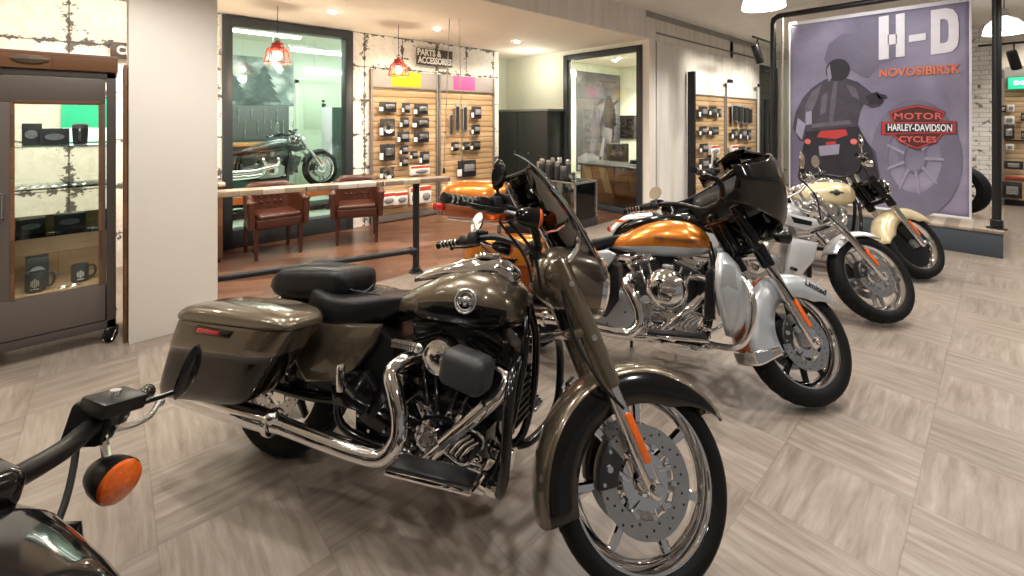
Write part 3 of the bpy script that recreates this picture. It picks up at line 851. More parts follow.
def touring_common(b, fender_m, exh=chrome):
    bx_ = MB().prism([(.12, .38), (.58, .30), (.66, .42), (.64, .62), (.50, .68), (.20, .66)], -.125, .125, .02)
    b.p('battery_box', bx_, black_satin)
    b.p('inner_cover', MB().prism([(1.06, .40), (1.14, .40), (1.15, .66), (1.08, .72), (.70, .70), (.78, .62), (1.02, .62)], -.07, .07, .01), black_satin)
    # rear mudguard, lamp, mufflers, header pipes
    b.fender('rear_fender', V((0, 0, b.rr)), .385, 10, 190, .105, lambda f: .10, fender_m)
    tl = MB().box((-.37, 0, .52), (.05, .12, .07), .02)
    b.p('tail_lamp', tl, red_lens)
    for sg in (-1, 1):
        mf = MB().tube([(.30, .30*sg, .285), (.24, .30*sg, .285), (.20, .30*sg, .283), (-.05, .30*sg, .279), (-.32, .30*sg, .276), (-.36, .30*sg, .275), (-.365, .30*sg, .275)], [.030, .036, .042, .046, .046, .043, .036], 24)
        mf.lathe([(.047, -.012), (.052, -.008), (.052, .008), (.047, .012)], 24, align((.225, .30*sg, .284), (1, 0, 0)))
        mf.ball((.236, .318*sg, .31), .030, (1.0, .9, 1.0), 18, 12)
        b.p('muffler', mf, exh)
        b.p('muffler_mouth', MB().lathe([(.0001, 0), (.034, 0)], 20, align((-.3655, .30*sg, .275), (-1, 0, 0))), drilled)
    h = MB().tube([(.775, -.085, .590), (.730, -.18, .578), (.706, -.218, .54), (.745, -.235, .48), (.785, -.245, .40), (.79, -.255, .33), (.745, -.27, .275), (.66, -.28, .265), (.50, -.29, .272), (.30, -.30, .284)], [.022, .026, .031, .032, .032, .032, .032, .031, .031, .031], 20, 6)
    b.p('rear_header_pipe', h, exh)
    h = MB().tube([(1.05, -.07, .60), (1.13, -.14, .615), (1.185, -.19, .60), (1.165, -.225, .545), (1.06, -.235, .440), (.95, -.235, .330), (.86, -.225, .262), (.70, -.215, .240), (.45, -.24, .262), (.30, -.29, .282)], [.020, .021, .022, .022, .022, .022, .022, .022, .022, .022], 18, 6)
    b.p('front_header_pipe', h, exh)
    hs = MB()
    P, _ = spline([(1.13, -.238, .515), (1.06, -.250, .445), (.98, -.250, .365)], 6, [1, 1, 1])
    hs.tube(P, [.0255]*len(P), 16)
    b.p('heat_shield', hs, exh)
    gr = MB()
    for q in range(4):
        gr.tube([(1.00+.02*q, -.262, .355-.004*q), (1.03+.02*q, -.266, .395-.004*q), (1.07+.018*q, -.262, .425-.006*q)], .006, 8, 4)
    gr.tube([(.99, -.255, .345), (1.08, -.262, .330), (1.14, -.258, .415), (1.06, -.262, .435), (.99, -.255, .345)], .005, 8, 5)
    b.p('pipe_guard', gr, exh)
    for sg in (-1, 1):
        fb = MB().box((0, 0, 0), (.33, .11, .020), .009, T_(1.0, sg*.335, .312) @ RY(-.075))
        fo = b.p('floorboard', fb, chrome)
        b.p('floorboard_pad', MB().box((0, 0, .014), (.31, .095, .012), .005, T_(1.0, sg*.335, .312) @ RY(-.075)), black_satin, parent=fo)
        b.p('floorboard_bracket', MB().tube([(.93, .13*sg, .26), (.93, .30*sg, .295)], .013, 8), black_satin, parent=fo)
        pf = MB().tube([(.505, .17*sg, .40), (.50, .235*sg, .46)], .012, 10)
        pf.box((0, 0, 0), (.036, .022, .105), .008, T_(.488, .245*sg, .485) @ RY(-.18))
        b.p('passenger_peg', pf, chrome)
    bp_ = MB().tube([(.90, -.19, .27), (1.02, -.20, .275), (1.13, -.29, .345), (1.15, -.31, .372)], .009, 8, 4)
    bp_.box((1.155, -.325, .378), (.05, .07, .018), .006)
    b.p('brake_pedal', bp_, chrome)
    sl = MB().tube([(.90, .20, .27), (1.08, .30, .35), (1.16, .32, .375)], .008, 8, 4)
    b.p('shift_lever', sl, chrome)
    # silver clutter low on the engine: master cylinder, brackets, oil lines
    cl = MB()
    cl.box((.78, -.17, .245), (.10, .05, .05), .012); cl.lathe([(.0001, .04), (.018, .04), (.020, .03), (.020, 0)], 16, align((.80, -.195, .25), (0, -1, 0)))
    cl.tube([(.78, -.165, .24), (.92, -.16, .225), (1.04, -.15, .23), (1.14, -.20, .24), (1.20, -.22, .26)], .010, 8, 3)
    cl.box((1.17, -.21, .255), (.05, .04, .04), .01); cl.box((1.10, -.17, .225), (.06, .05, .03), .008)
    b.p('brake_cylinder', cl, chrome)


def nacelle(b, m, dz=0.0, k=1.0, kx=1.0):
    nb = MB(); rings = []
    for x, zc, hz, hy in ((1.20, .955, .05, .12), (1.24, .955, .095, .145), (1.29, .947, .120, .150), (1.35, .938, .126, .144), (1.41, .932, .126, .134), (1.45, .929, .120, .124), (1.455, .929, .10, .10)):
        rings.append([V((x, hy*math.copysign(abs(sin(2*pi*k/36))**.8, sin(2*pi*k/36)), zc+dz+hz*math.copysign(abs(cos(2*pi*k/36))**.85, cos(2*pi*k/36)))) for k in range(36)])
    if k != 1:
        rings = [[V((1.24+(p.x-1.24)*k*kx, p.y*k, .96+(p.z-.96)*k)) for p in r] for r in rings]
    nb.loft(rings)
    b.p('headlight_nacelle', nb, m, True, smooth=60)
    b.headlight((1.24+.222*k*kx, 0, .96+(.929+dz-.96)*k), .112*k, chrome if k == 1 else black_gloss, depth=.03, ring=chrome if k == 1 else black_gloss)


# ================================================================ A: olive and black touring motorcycle in front
def bike_olive():
    b = Bike('touring_motorcycle', 'olive and black touring motorcycle with smoked windshield in front of the orange and silver one', 'motorcycle', rake=28, steer=.576)
    b.frame(1.16, .92)
    b.wheel(False, 'nine', .18, .225, chrome, gun, (-1,))
    b.wheel(True, 'seven', .13, .252, chrome, chrome, (-1, 1), .160)
    b.fork(olive, (.308, .775), chrome)
    b.fender('front_fender', b.C, lambda f: .342+.034*abs(2*f-1)**1.7, 33, 203, .090, lambda f: .118*min(1, .12+f*4.2), [olive, black_gloss], True, True)
    b.engine(.905, .335, black_satin, None, black_gloss, black_gloss, chrome, prm=black_gloss)
    touring_common(b, olive)
    # tank, console, medallion
    st = [(.55, .760, .725, .03), (.61, .800, .715, .08), (.72, .862, .708, .13), (.82, .912, .705, .15), (.93, .942, .705, .160), (1.05, .940, .712, .162), (1.13, .905, .735, .14), (1.175, .865, .755, .10), (1.195, .81, .775, .03)]
    b.tank(st, [olive, black_gloss], lambda f: .50 + (.25*max(0, (.25-f)/.25)) + (.5*max(0, (f-.74)/.26)))
    con = [(.64, .872, .845, .02), (.70, .905, .86, .045), (.82, .955, .89, .060), (.95, .995, .90, .068), (1.05, .995, .92, .066), (1.12, .965, .90, .045), (1.14, .945, .92, .015)]
    co = b.tank(con, [chrome], 0, 'tank_console')
    gz = MB().lathe([(.056, 0), (.060, .008), (.054, .014), (.050, .008)], 32, align((.985, 0, .992), (-.06, 0, 1)), ring=True)
    b.p('gauge_ring', gz, chrome, parent=co)
    b.p('gauge_face', MB().lathe([(.052, .006), (.0001, .007)], 28, align((.985, 0, .992), (-.06, 0, 1))), black_gloss, parent=co)
    for sg in (-1, 1):
        E = align((.975, sg*.161, .835), (.06, sg, .20))
        em = MB().lathe([(.046, -.004), (.048, .003), (.043, .006), (.040, .004)], 32, E, ring=True)
        em.lathe([(.036, .0035), (.034, .006), (.031, .0035)], 28, E, ring=True)
        for q in range(24):
            a = 2*pi*q/24
            em.box((.0385*cos(a), .0385*sin(a), .004), (.003, .003, .004), 0, E)
        em.ball((0, .004, .003), .016, (1, 1.0, .5), 14, 8, E); em.box((0, -.013, .004), (.016, .014, .008), .003, E)
        for wg in (-1, 1):
            for q in range(4):
                em.box((wg*.021, .010-.007*q, .003), (.020-.003*q, .004, .004), .001, E)
        b.p('tank_medallion', em, steel, label='round silver medallion')
    # seats
    so = b.seat('seat', [(.69, .785, .750, .03), (.63, .800, .725, .075), (.55, .800, .680, .125), (.46, .790, .640, .165), (.36, .785, .620, .182), (.27, .79, .625, .182), (.20, .80, .645, .165), (.15, .78, .68, .13)], leather, flat=.9)
    sm = MB()
    for q in range(4):
        x = .34+.045*q
        sm.tube([(x, -.085, .786), (x+.012, -.03, .768), (x+.012, .03, .768), (x, .085, .786)], .003, 6, 4)
    b.p('seat_stitching', sm, leather_seam, parent=so)
    po = b.seat('pillion_seat', [(.335, .83, .765, .11), (.30, .872, .74, .138), (.20, .872, .715, .146), (.05, .855, .70, .148), (-.06, .835, .70, .140), (-.115, .80, .72, .115)], leather, flat=.15)
    sm = MB()
    for q in range(4):
        y = -.054+.036*q
        sm.tube([(.24, y, .871), (.12, y, .866), (.0, y, .850)], .0028, 6, 4)
    for y in (-.128, .128):
        sm.tube([(.28, y*.94, .862), (.12, y, .858), (-.04, y*.95, .834), (-.10, y*.8, .80)], .0014, 6, 5)
    b.p('seat_stitching', sm, leather_seam, parent=po)
    for sg in (-1, 1):
        pn = MB().prism([(.20, .640), (.42, .665), (.60, .690), (.575, .610), (.50, .50), (.40, .43), (.25, .40), (.16, .48)], sg*.140, sg*.185, .018)
        b.p('side_cover', pn, olive)
        pl = MB().prism([(.36, .475), (.55, .50), (.61, .44), (.58, .34), (.40, .34)], sg*.13, sg*.172, .015)
        b.p('side_panel', pl, black_gloss)
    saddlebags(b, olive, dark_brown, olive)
    # intake: ribbed chrome body under a black rain cover
    ac = MB().lathe([(.0001, .035), (.035, .035), (.050, .025), (.062, .02), (.066, .01), (.066, -.05), (.05, -.06)], 32, align((.905, -.195, .628), (0, -1, 0)))
    ac.lathe([(.070, -.012), (.074, 0), (.070, .012), (.064, .012), (.064, -.012)], 32, align((.905, -.20, .628), (0, -1, 0)), ring=True)
    b.p('air_cleaner', ac, chrome)
    rc = MB().box((0, 0, 0), (.185, .12, .125), .035, T_(1.055, -.265, .628) @ RY(.10) @ RZ(-.1), seg=4)
    b.p('rain_cover', rc, mat('black_ribbed_cover', (.022, .022, .024), .5, scale=25, bump=.8))
    rk = MB()
    for q in range(9):
        rk.box((.640+.0125*q, -.125, .617), (.006, .03, .030), .002)
    rk.box((.70, -.118, .617), (.145, .02, .034), .004); rk.ball((.765, -.125, .617), .022, (1, .7, 1))
    b.p('rocker_badge', rk, chrome)
    g = MB()
    for sg in (-1, 1):
        g.tube([(1.165, .09*sg, .665), (1.21, .17*sg, .665), (1.235, .27*sg, .650), (1.245, .325*sg, .58), (1.25, .335*sg, .46), (1.245, .325*sg, .36), (1.22, .28*sg, .29), (1.18, .17*sg, .255), (1.14, .12*sg, .25)], .0185, 14, 5)
    b.p('engine_guard', g, black_gloss)
    for sg in (-1, 1):
        hp = MB().tube([(1.255, .33*sg, .43), (1.29, .38*sg, .43)], .013, 10)
        hp.tube([(1.285, .34*sg, .43), (1.285, .45*sg, .425)], .017, 12)
        if sg > 0: b.p('highway_peg', hp, chrome)
    oc = MB()
    for q in range(7):
        oc.box((1.175, 0, .40+.026*q), (.04, .16, .008), .002)
    oc.tube([(1.175, -.08, .38), (1.175, -.08, .58)], .014, 8); oc.tube([(1.175, .08, .38), (1.175, .08, .58)], .014, 8)
    b.p('oil_cooler', oc, black_satin)
    # steered group: nacelle, lamp, screen, bar
    nacelle(b, olive)
    def ws(u, v):
        s_ = 2*u-1
        w = .155+.13*min(1, v*2.2) if v < .55 else .285*(1-.45*((v-.55)/.45)**2.6)
        c, _ = spline([(1.50, 0, .955), (1.455, 0, 1.03), (1.345, 0, 1.175), (1.235, 0, 1.305), (1.14, 0, 1.41)], 8, [0]*5)
        k = v*(len(c)-1); i = min(int(k), len(c)-2); p = c[i]+(c[i+1]-c[i])*(k-i)
        return V((p.x - .13*abs(s_)**2.2*(.4+.6*v if v < .5 else .7), w*s_, p.z + (.05*(1-abs(s_)) if v < .12 else 0) - .02*abs(s_)**2))
    so = b.p('windshield', MB().sheet(ws, 26, 26), smoke_glass, True, solid=.005, smooth=80)
    ed = [ws(0, k/20) for k in range(21)] + [ws(k/16, 1) for k in range(1, 17)] + [ws(1, 1-k/20) for k in range(1, 21)]
    b.p('windshield_edge', MB().tube(ed, .0022, 6), mat('pale_screen_edge', (.20, .21, .22), .3), True, so)
    br = MB()
    for sg in (-1, 1):
        br.tube([(1.29, sg*.12, .97), (1.33, sg*.19, 1.06), (1.27, sg*.20, 1.17), (1.20, sg*.19, 1.25)], .010, 8, 4)
    br.tube([(1.285, -.2, 1.165), (1.325, 0, 1.165), (1.285, .2, 1.165)], .009, 8, 5)
    b.p('windshield_bracket', br, chrome, True, so)
    b.bars([(1.19, 0, 1.045), (1.185, -.10, 1.055), (1.13, -.20, 1.105), (1.02, -.285, 1.125), (.80, -.44, 1.085)], .016, black_satin, black_satin, black_satin, mirror=True, mirror_r=.055, pod=black_gloss, pod_off=(.155, -.01, -.02), stem=(.0, .06, .075), round_mirror=True, mirror_m_back=black_gloss)
    ri = MB()
    for sg in (-1, 1):
        ri.tube([(1.215, .05*sg, .985), (1.19, .05*sg, 1.05)], .018, 12)
    ri.box((1.19, 0, 1.05), (.05, .15, .045), .012)
    b.p('handlebar_riser', ri, black_satin, True)
    b.cable([b.F(.24, -.155), b.F(.34, -.19, -.05), b.F(.50, -.165, -.07), b.F(.66, -.14, -.04)], .0055, rubber, True, 'brake_hose')
    b.cable([(1.0, -.27, 1.08), (1.12, -.20, .98), (1.17, -.13, .90)], .005, None, True)
    b.cable([(1.0, .27, 1.08), (1.13, .21, .98), (1.19, .14, .86)], .006, None, True)
    b.cable([(1.04, -.24, 1.09), (1.16, -.17, 1.0), (1.21, -.11, .88)], .006, None, True)
    return b


# ================================================================ B: orange and silver full dresser
def bike_orange():
    b = Bike('touring_motorcycle', 'orange and silver touring motorcycle with black fairing and orange top box', 'motorcycle', rake=28, steer=.62)
    b.frame(1.16, .92)
    b.wheel(False, 'ten', .18, .215, black_gloss, black_gloss, (-1,))
    b.wheel(True, 'ten', .13, .230, chrome, black_gloss, (-1, 1), .148)
    b.fork(black_gloss, (.42, .80), chrome, r_low=.030)
    b.fender('front_fender', b.C, .355, 40, 203, .086, lambda f: .13*min(1, .3+f*4)*(1 if f < .6 else 1+.35*(f-.6)/.4), [silver_paint, silver_paint], True, True)
    fw = MB(); rows = []
    for i in range(13):
        a = R_(203-120*i/12); k = 1-.75*(i/12)**1.5
        rows.append([V((b.C.x+r*cos(a), y, b.C.z+r*sin(a))) for y, r in ((-.066*k, .3615), (-.03*k, .3655), (.03*k, .3655), (.066*k, .3615))])
    fw.loft(rows, 0, False, False, False)
    b.p('fender_stripe', fw, amber_dark, True, solid=.002, label='burnt orange band')
    tr = MB(); rows = []
    for i in range(7):
        a = R_(205-11*i/6)
        rows.append([V((b.C.x+r*cos(a), y, b.C.z+r*sin(a))) for y, r in ((-.094, .20), (-.097, .33), (-.086, .358), (0, .370), (.086, .358), (.097, .33), (.094, .20))])
    tr.loft(rows, 0, False, False, False)
    b.p('fender_trim', tr, chrome, True, solid=.003, label='chrome trim')
    for sg in (-1, 1):
        tm = text_mb('Limited', .046, .001, 1.0, .0008)
        M = Matrix.Translation((b.C.x+.115, sg*.0945, b.C.z+.292)) @ (RZ(pi) if sg > 0 else Matrix()) @ RX(pi/2) @ RZ(sg*R_(20))
        tm.xf(M)
        b.p('fender_script', tm, black_gloss, True, label='Limited in dark script')
    b.engine(.925, .345, mat('dark_fin_metal', (.17, .17, .175), .30, .85), None, silver_metal, chrome, chrome)
    touring_common(b, amber_dark)
    st = [(.55, .760, .725, .03), (.61, .800, .715, .08), (.72, .862, .708, .13), (.82, .912, .705, .15), (.93, .942, .705, .160), (1.05, .940, .712, .162), (1.13, .905, .735, .14), (1.175, .865, .755, .10), (1.195, .81, .775, .03)]
    b.tank(st, [orange_paint, silver_paint], lambda f: .52)
    for sg in (-1, 1):
        tm = text_mb('HARLEY-DAVIDSON', .027, .003, 1.0, .0008)
        tm.xf(Matrix.Translation((.985, sg*.1735, .822)) @ (RZ(pi) if sg > 0 else Matrix()) @ RZ(-sg*-.02) @ RX(pi/2-.14))
        b.p('tank_lettering', tm, gun)
    con = [(.64, .872, .845, .02), (.70, .905, .86, .04), (.82, .950, .89, .055), (.95, .975, .90, .06), (1.05, .975, .92, .055), (1.12, .955, .90, .03)]
    b.tank(con, [black_gloss], 0, 'tank_console')
    b.seat('seat', [(.69, .815, .775, .03), (.61, .82, .745, .08), (.51, .795, .70, .14), (.40, .775, .66, .175), (.28, .79, .66, .185), (.18, .85, .68, .18), (.12, .87, .70, .16)], leather, flat=.9)
    b.seat('pillion_seat', [(.14, .87, .74, .16), (.06, .885, .72, .175), (-.06, .88, .72, .175), (-.14, .86, .74, .15)], leather)
    saddlebags(b, orange_paint, amber_dark, orange_paint, True, .05)
    for sg in (-1, 1):
        pn = MB().prism([(.34, .66), (.58, .725), (.64, .70), (.56, .56), (.44, .50), (.36, .56)], sg*.150, sg*.195, .018)
        b.p('side_cover', pn, silver_paint)
        bk = MB().ball((.54, sg*.16, .63), .06, (1.4, .3, 1.1))
        # lower fairing with its glove box and guard
        lf = MB()
        rows = []
        for z, x0, x1, yy in ((.345, 1.25, 1.315, .27), (.40, 1.235, 1.335, .30), (.48, 1.215, 1.352, .325), (.56, 1.20, 1.360, .335), (.64, 1.195, 1.350, .330), (.72, 1.20, 1.315, .31), (.775, 1.215, 1.265, .27)):
            rows.append([V((x0, sg*yy, z)), V((x0*.6+x1*.4, sg*(yy+.012), z)), V((x1-.02, sg*(yy-.004), z)), V((x1, sg*(yy-.045), z)), V((x1-.012, sg*(yy-.14), z)), V((x1-.03, sg*.13, z))])
        lf.loft(rows, 0, False, False, False)
        lo = b.p('leg_shield', lf, silver_paint, solid=.008, smooth=60)
        b.p('glove_box', MB().prism([(1.215, .60), (1.31, .60), (1.30, .72), (1.235, .73)], sg*.325, sg*.347, .012), silver_paint, parent=lo)
        b.p('vent', MB().prism([(1.14, .40), (1.20, .42), (1.19, .70), (1.15, .66)], sg*.22, sg*.30, .02), black_satin, parent=lo)
    g = MB()
    for sg in (-1, 1):
        g.tube([(1.19, .10*sg, .66), (1.29, .24*sg, .665), (1.35, .33*sg, .645), (1.372, .372*sg, .57), (1.372, .375*sg, .47), (1.345, .36*sg, .37), (1.29, .31*sg, .30), (1.20, .17*sg, .262), (1.15, .12*sg, .26)], .0175, 14, 5)
    b.p('engine_guard', g, chrome)
    ac = MB().lathe([(.0001, .075), (.03, .075), (.062, .066), (.085, .046), (.094, .020), (.094, -.03), (.06, -.05)], 40, align((.94, -.205, .535), (0, -1, 0)) @ Matrix.Diagonal((1.28, 1.28, 1, 1)))
    ao = b.p('air_cleaner', ac, chrome)
    b.p('air_cleaner_badge', MB().box((.955, -.2815, .54), (.075, .006, .034), .003), steel, parent=ao)
    # top box
    def shell(name, z0, z1, ins, m, par=None, top=False):
        rings = []
        lv = ((0, .03), (.08, .0), (.5, -.004), (.92, 0), (1, .02)) if not top else ((0, .004), (.05, -.006), (.40, .0), (.70, .02), (.88, .06), (.97, .11), (1, .17))
        for t, i in lv:
            L = []
            for k in range(44):
                a = 2*pi*(k+.5)/44; ca, sa = cos(a), sin(a)
                hw = .275-i-ins*(1-t); hl = .275-i-ins*(1-t)
                x = -.395+hl*math.copysign(abs(ca)**.42, ca); y = hw*math.copysign(abs(sa)**.40, sa)
                L.append(V((x+.02*t, y, z0+(z1-z0)*t + .05*(x+.395)*t)))
            rings.append(L)
        return b.p(name, MB().loft(rings), m, parent=par, smooth=60)
    tb = shell('top_box', .835, .985, .02, amber_dark)
    shell('top_box_lid', .99, 1.125, 0, orange_paint, tb, True)
    b.p('top_box_seam', MB().tube([(-.395+.283*math.copysign(abs(cos(2*pi*k/40))**.42, cos(2*pi*k/40)), .283*math.copysign(abs(sin(2*pi*k/40))**.40, sin(2*pi*k/40)), .987+.05*.283*math.copysign(abs(cos(2*pi*k/40))**.42, cos(2*pi*k/40))) for k in range(41)], .006, 6), chrome, parent=tb)
    b.p('top_box_lamp', MB().box((-.672, 0, .905), (.03, .36, .055), .012), red_lens, parent=tb, label='red lamp')
    for sg in (-1, 1):
        b.p('top_box_side_lamp', MB().box((-.63, sg*.255, .905), (.09, .04, .055), .015), red_lens, parent=tb, label='red corner lamp')
    rk = MB()
    for y in (-.15, .15): rk.tube([(-.02, y, .80), (-.2, y, .825), (-.6, y, .825)], .013, 8, 4)
    for y in (-.13, .13): rk.tube([(-.20, y, .82), (-.18, y, .66)], .014, 8)
    b.p('luggage_rack', rk, chrome)
    bkr = b.seat('backrest', [(-.105, 1.07, .89, .20), (-.13, 1.10, .89, .22), (-.15, 1.09, .90, .21)], leather)
    # batwing fairing
    def bw(u, v):
        s_ = 2*u-1; a = abs(s_)
        top = 1.385 - .24*a**2.4; bot = .88+.10*a**1.5
        z = bot+(top-bot)*v
        w = (.29+.115*min(1, v*1.7))
        x = 1.60 - .10*(v-.25)*(1-a*.4) - .06*(1-min(1, v*3))**2 - .07*max(0, (v-.8)/.2)**2*(1-a) - .50*(1-(1-a**2.4)**.62)
        return V((x, w*math.copysign(1-(1-a)**1.5, s_), z))
    fo = b.p('fairing', MB().sheet(bw, 48, 20), black_gloss, True, solid=.012, smooth=80)
    def dash(u, v):
        p = bw(.10+.8*u, .86-.60*v)
        q = V((1.28, p.y*.92, 1.24-.26*v))
        k = .55+.4*sin(pi*v)
        return V((min(p.x-.02, q.x*k+p.x*(1-k)), p.y*.97, p.z*.5+q.z*.5))
    b.p('dashboard', MB().sheet(dash, 24, 10), black_plastic, True, fo, solid=.008, smooth=70)
    ga = MB()
    for y in (-.16, -.05, .05, .16):
        A = align((1.36, y, 1.17), (-1, 0, .45))
        ga.lathe([(.045, 0), (.048, .012), (.043, .016), (.040, .006)], 24, A, ring=True)
    b.p('gauge_ring', ga, chrome, True, fo)
    b.headlight((1.615, 0, 1.08), .092, black_gloss, depth=.06)
    def scr(u, v):
        s_ = 2*u-1
        p = bw(.5+s_*.33, .98)
        return V((p.x-.03-.09*v, p.y*(1-.25*v), p.z+.055*v*(1-.3*s_*s_)))
    b.p('windshield', MB().sheet(scr, 20, 6), smoke_glass, True, fo, solid=.006, smooth=80)
    rim = [bw(k/40, 1) for k in range(41)]
    b.p('fairing_trim', MB().tube([p+V((.004, 0, 0)) for p in rim[24:]] , .005, 6), chrome, True, fo)
    b.bars([(1.19, 0, 1.035), (1.185, -.10, 1.045), (1.13, -.20, 1.09), (1.02, -.285, 1.105), (.80, -.43, 1.06)], .016, black_satin, rubber, chrome, mirror=True, mirror_r=.05, pods=False, stem=(.02, .02, .08), round_mirror=True)
    pl = MB()
    for sg in (-1, 1):
        po = b.p('passing_lamp', MB().lathe([(.0001, -.09), (.03, -.08), (.05, -.05), (.058, 0), (.056, .012), (.0001, .02)], 26, align((1.53, sg*.17, .86), (1, 0, 0)) @ Matrix.Diagonal((.8, .8, .8, 1))), black_gloss, True)
    b.cable([b.F(.22, -.155), b.F(.36, -.19, -.05), b.F(.55, -.165, -.07), b.F(.70, -.13, -.04)], .0055, rubber, True, 'brake_hose')
    return b


# ================================================================ low power cruisers (silver in the row, dark one in the workshop)
def bike_power(name, label, paint, frame_m, casem, steer, loc_group=None, finm=None, screen=False):
    b = Bike(name, label, 'motorcycle', loc_group, wb=1.70, rf=.330, rr=.335, rake=36, steer=steer)
    b.frame(1.14, .86, .22, frame_m)
    b.wheel(False, 'five', .22, .235, black_gloss, silver_metal, (-1,))
    b.wheel(True, 'five', .125, .245, chrome, silver_metal, (-1, 1), .150)
    b.fork(chrome, (.40, .74), chrome, r_low=.030, reflector=True, yo=.112, up_r=.034)
    b.fender('front_fender', b.C, .352, 66, 158, .076, lambda f: .045*min(1, .15+f*4, .15+(1-f)*4), paint, True)
    b.engine(.86, .36, finm or silver_metal, None, casem, alu, chrome, pushrods=False, cam=False)
    cc = MB().prism([(.70, .26), (.95, .24), (1.06, .30), (1.06, .42), (.96, .49), (.74, .47), (.66, .36)], -.19, -.12, .03)
    cc.lathe([(.0001, .028), (.055, .028), (.075, .02), (.085, 0)], 32, align((.88, -.185, .365), (0, -1, 0)), 1)
    cc.lathe([(.0001, .02), (.035, .02), (.045, 0)], 24, align((.75, -.185, .37), (0, -1, 0)), 1)
    b.p('clutch_cover', cc, [alu, chrome])
    st = [(.44, .70, .66, .04), (.55, .755, .65, .10), (.75, .83, .655, .145), (.95, .885, .665, .172), (1.12, .885, .69, .172), (1.22, .845, .72, .13), (1.26, .80, .75, .04)]
    b.tank(st, [paint], 0, 'airbox_cover')
    b.seat('seat', [(.54, .74, .69, .07), (.44, .71, .64, .13), (.30, .69, .62, .155), (.16, .70, .62, .15), (.06, .74, .64, .12)], leather, flat=.9)
    b.fender('rear_fender', V((0, 0, b.rr)), .375, 30, 150, .12, lambda f: .05, paint)
    for sg in (-1, 1):
        b.p('side_marker', MB().box((-.22, sg*.128, .615), (.10, .008, .022), .003), amber_lens, label='amber marker')
    b.p('tail_lamp', MB().box((-.33, 0, .53), (.05, .15, .05), .02), red_lens)
    for sg in (-1, 1):
        sc = MB().prism([(1.06, .80), (1.32, .755), (1.345, .70), (1.24, .655), (1.08, .70)], sg*.150, sg*.205, .022)
        so = b.p('air_scoop', sc, paint)
        b.p('scoop_grille', MB().prism([(1.14, .765), (1.285, .735), (1.28, .70), (1.16, .715)], sg*.200, sg*.2085, .003), black_satin, parent=so)
        sh = MB().prism([(1.14, .60), (1.325, .575), (1.29, .44), (1.175, .265), (1.075, .26), (1.10, .42)], sg*.125, sg*.215, .03)
        b.p('radiator_shroud', sh, paint)
        sp = MB().prism([(.40, .60), (.60, .66), (.68, .60), (.60, .46), (.46, .44)], sg*.13, sg*.175, .02)
        b.p('side_cover', sp, paint)
        pg = MB().tube([(1.12, .13*sg, .36), (1.14, .30*sg, .36)], .014, 10)
        b.p('foot_peg', pg, black_satin)
    b.p('radiator', MB().box((1.27, 0, .44), (.035, .24, .30), .01, RY(0)), black_satin)
    for dz, x1 in ((0, -.30), (.075, -.24)):
        h = MB().tube([(.78+dz*2.5, -.09, .60), (.73+dz*3, -.19, .56), (.75+dz*2.4, -.235, .45), (.70, -.25, .33+dz), (.56, -.255, .30+dz), (.30, -.27, .30+dz), (x1, -.28, .33+dz)], [.022, .026, .028, .030, .036, .042, .044], 18, 6)
        b.p('exhaust_pipe', h, chrome)
    b.headlight((1.385, 0, .83), .085, chrome, depth=.17)
    b.bars([(1.20, 0, .955), (1.195, -.10, .955), (1.15, -.22, .975), (.98, -.40, .965)], .0145, chrome if screen else black_satin, rubber, chrome, mirror=True, mirror_r=.060, pods=False, stem=(-.03, .03, .13), mirror_m_back=chrome)
    ri = MB()
    for sg in (-1, 1): ri.tube([(1.23, .05*sg, .88), (1.205, .05*sg, .955)], .018, 12)
    ri.lathe([(.0001, .045), (.04, .045), (.046, .03), (.046, 0)], 24, align((1.21, 0, .965), (-.5, 0, 1)))
    b.p('handlebar_riser', ri, chrome, True)
    b.cable([(1.02, -.30, .96), (1.20, -.22, .86), (1.27, -.14, .70)], .006, None, True)
    b.cable([b.F(.20, -.15), b.F(.38, -.18, -.05), b.F(.55, -.15, -.06)], .005, None, True, 'brake_hose')
    return b


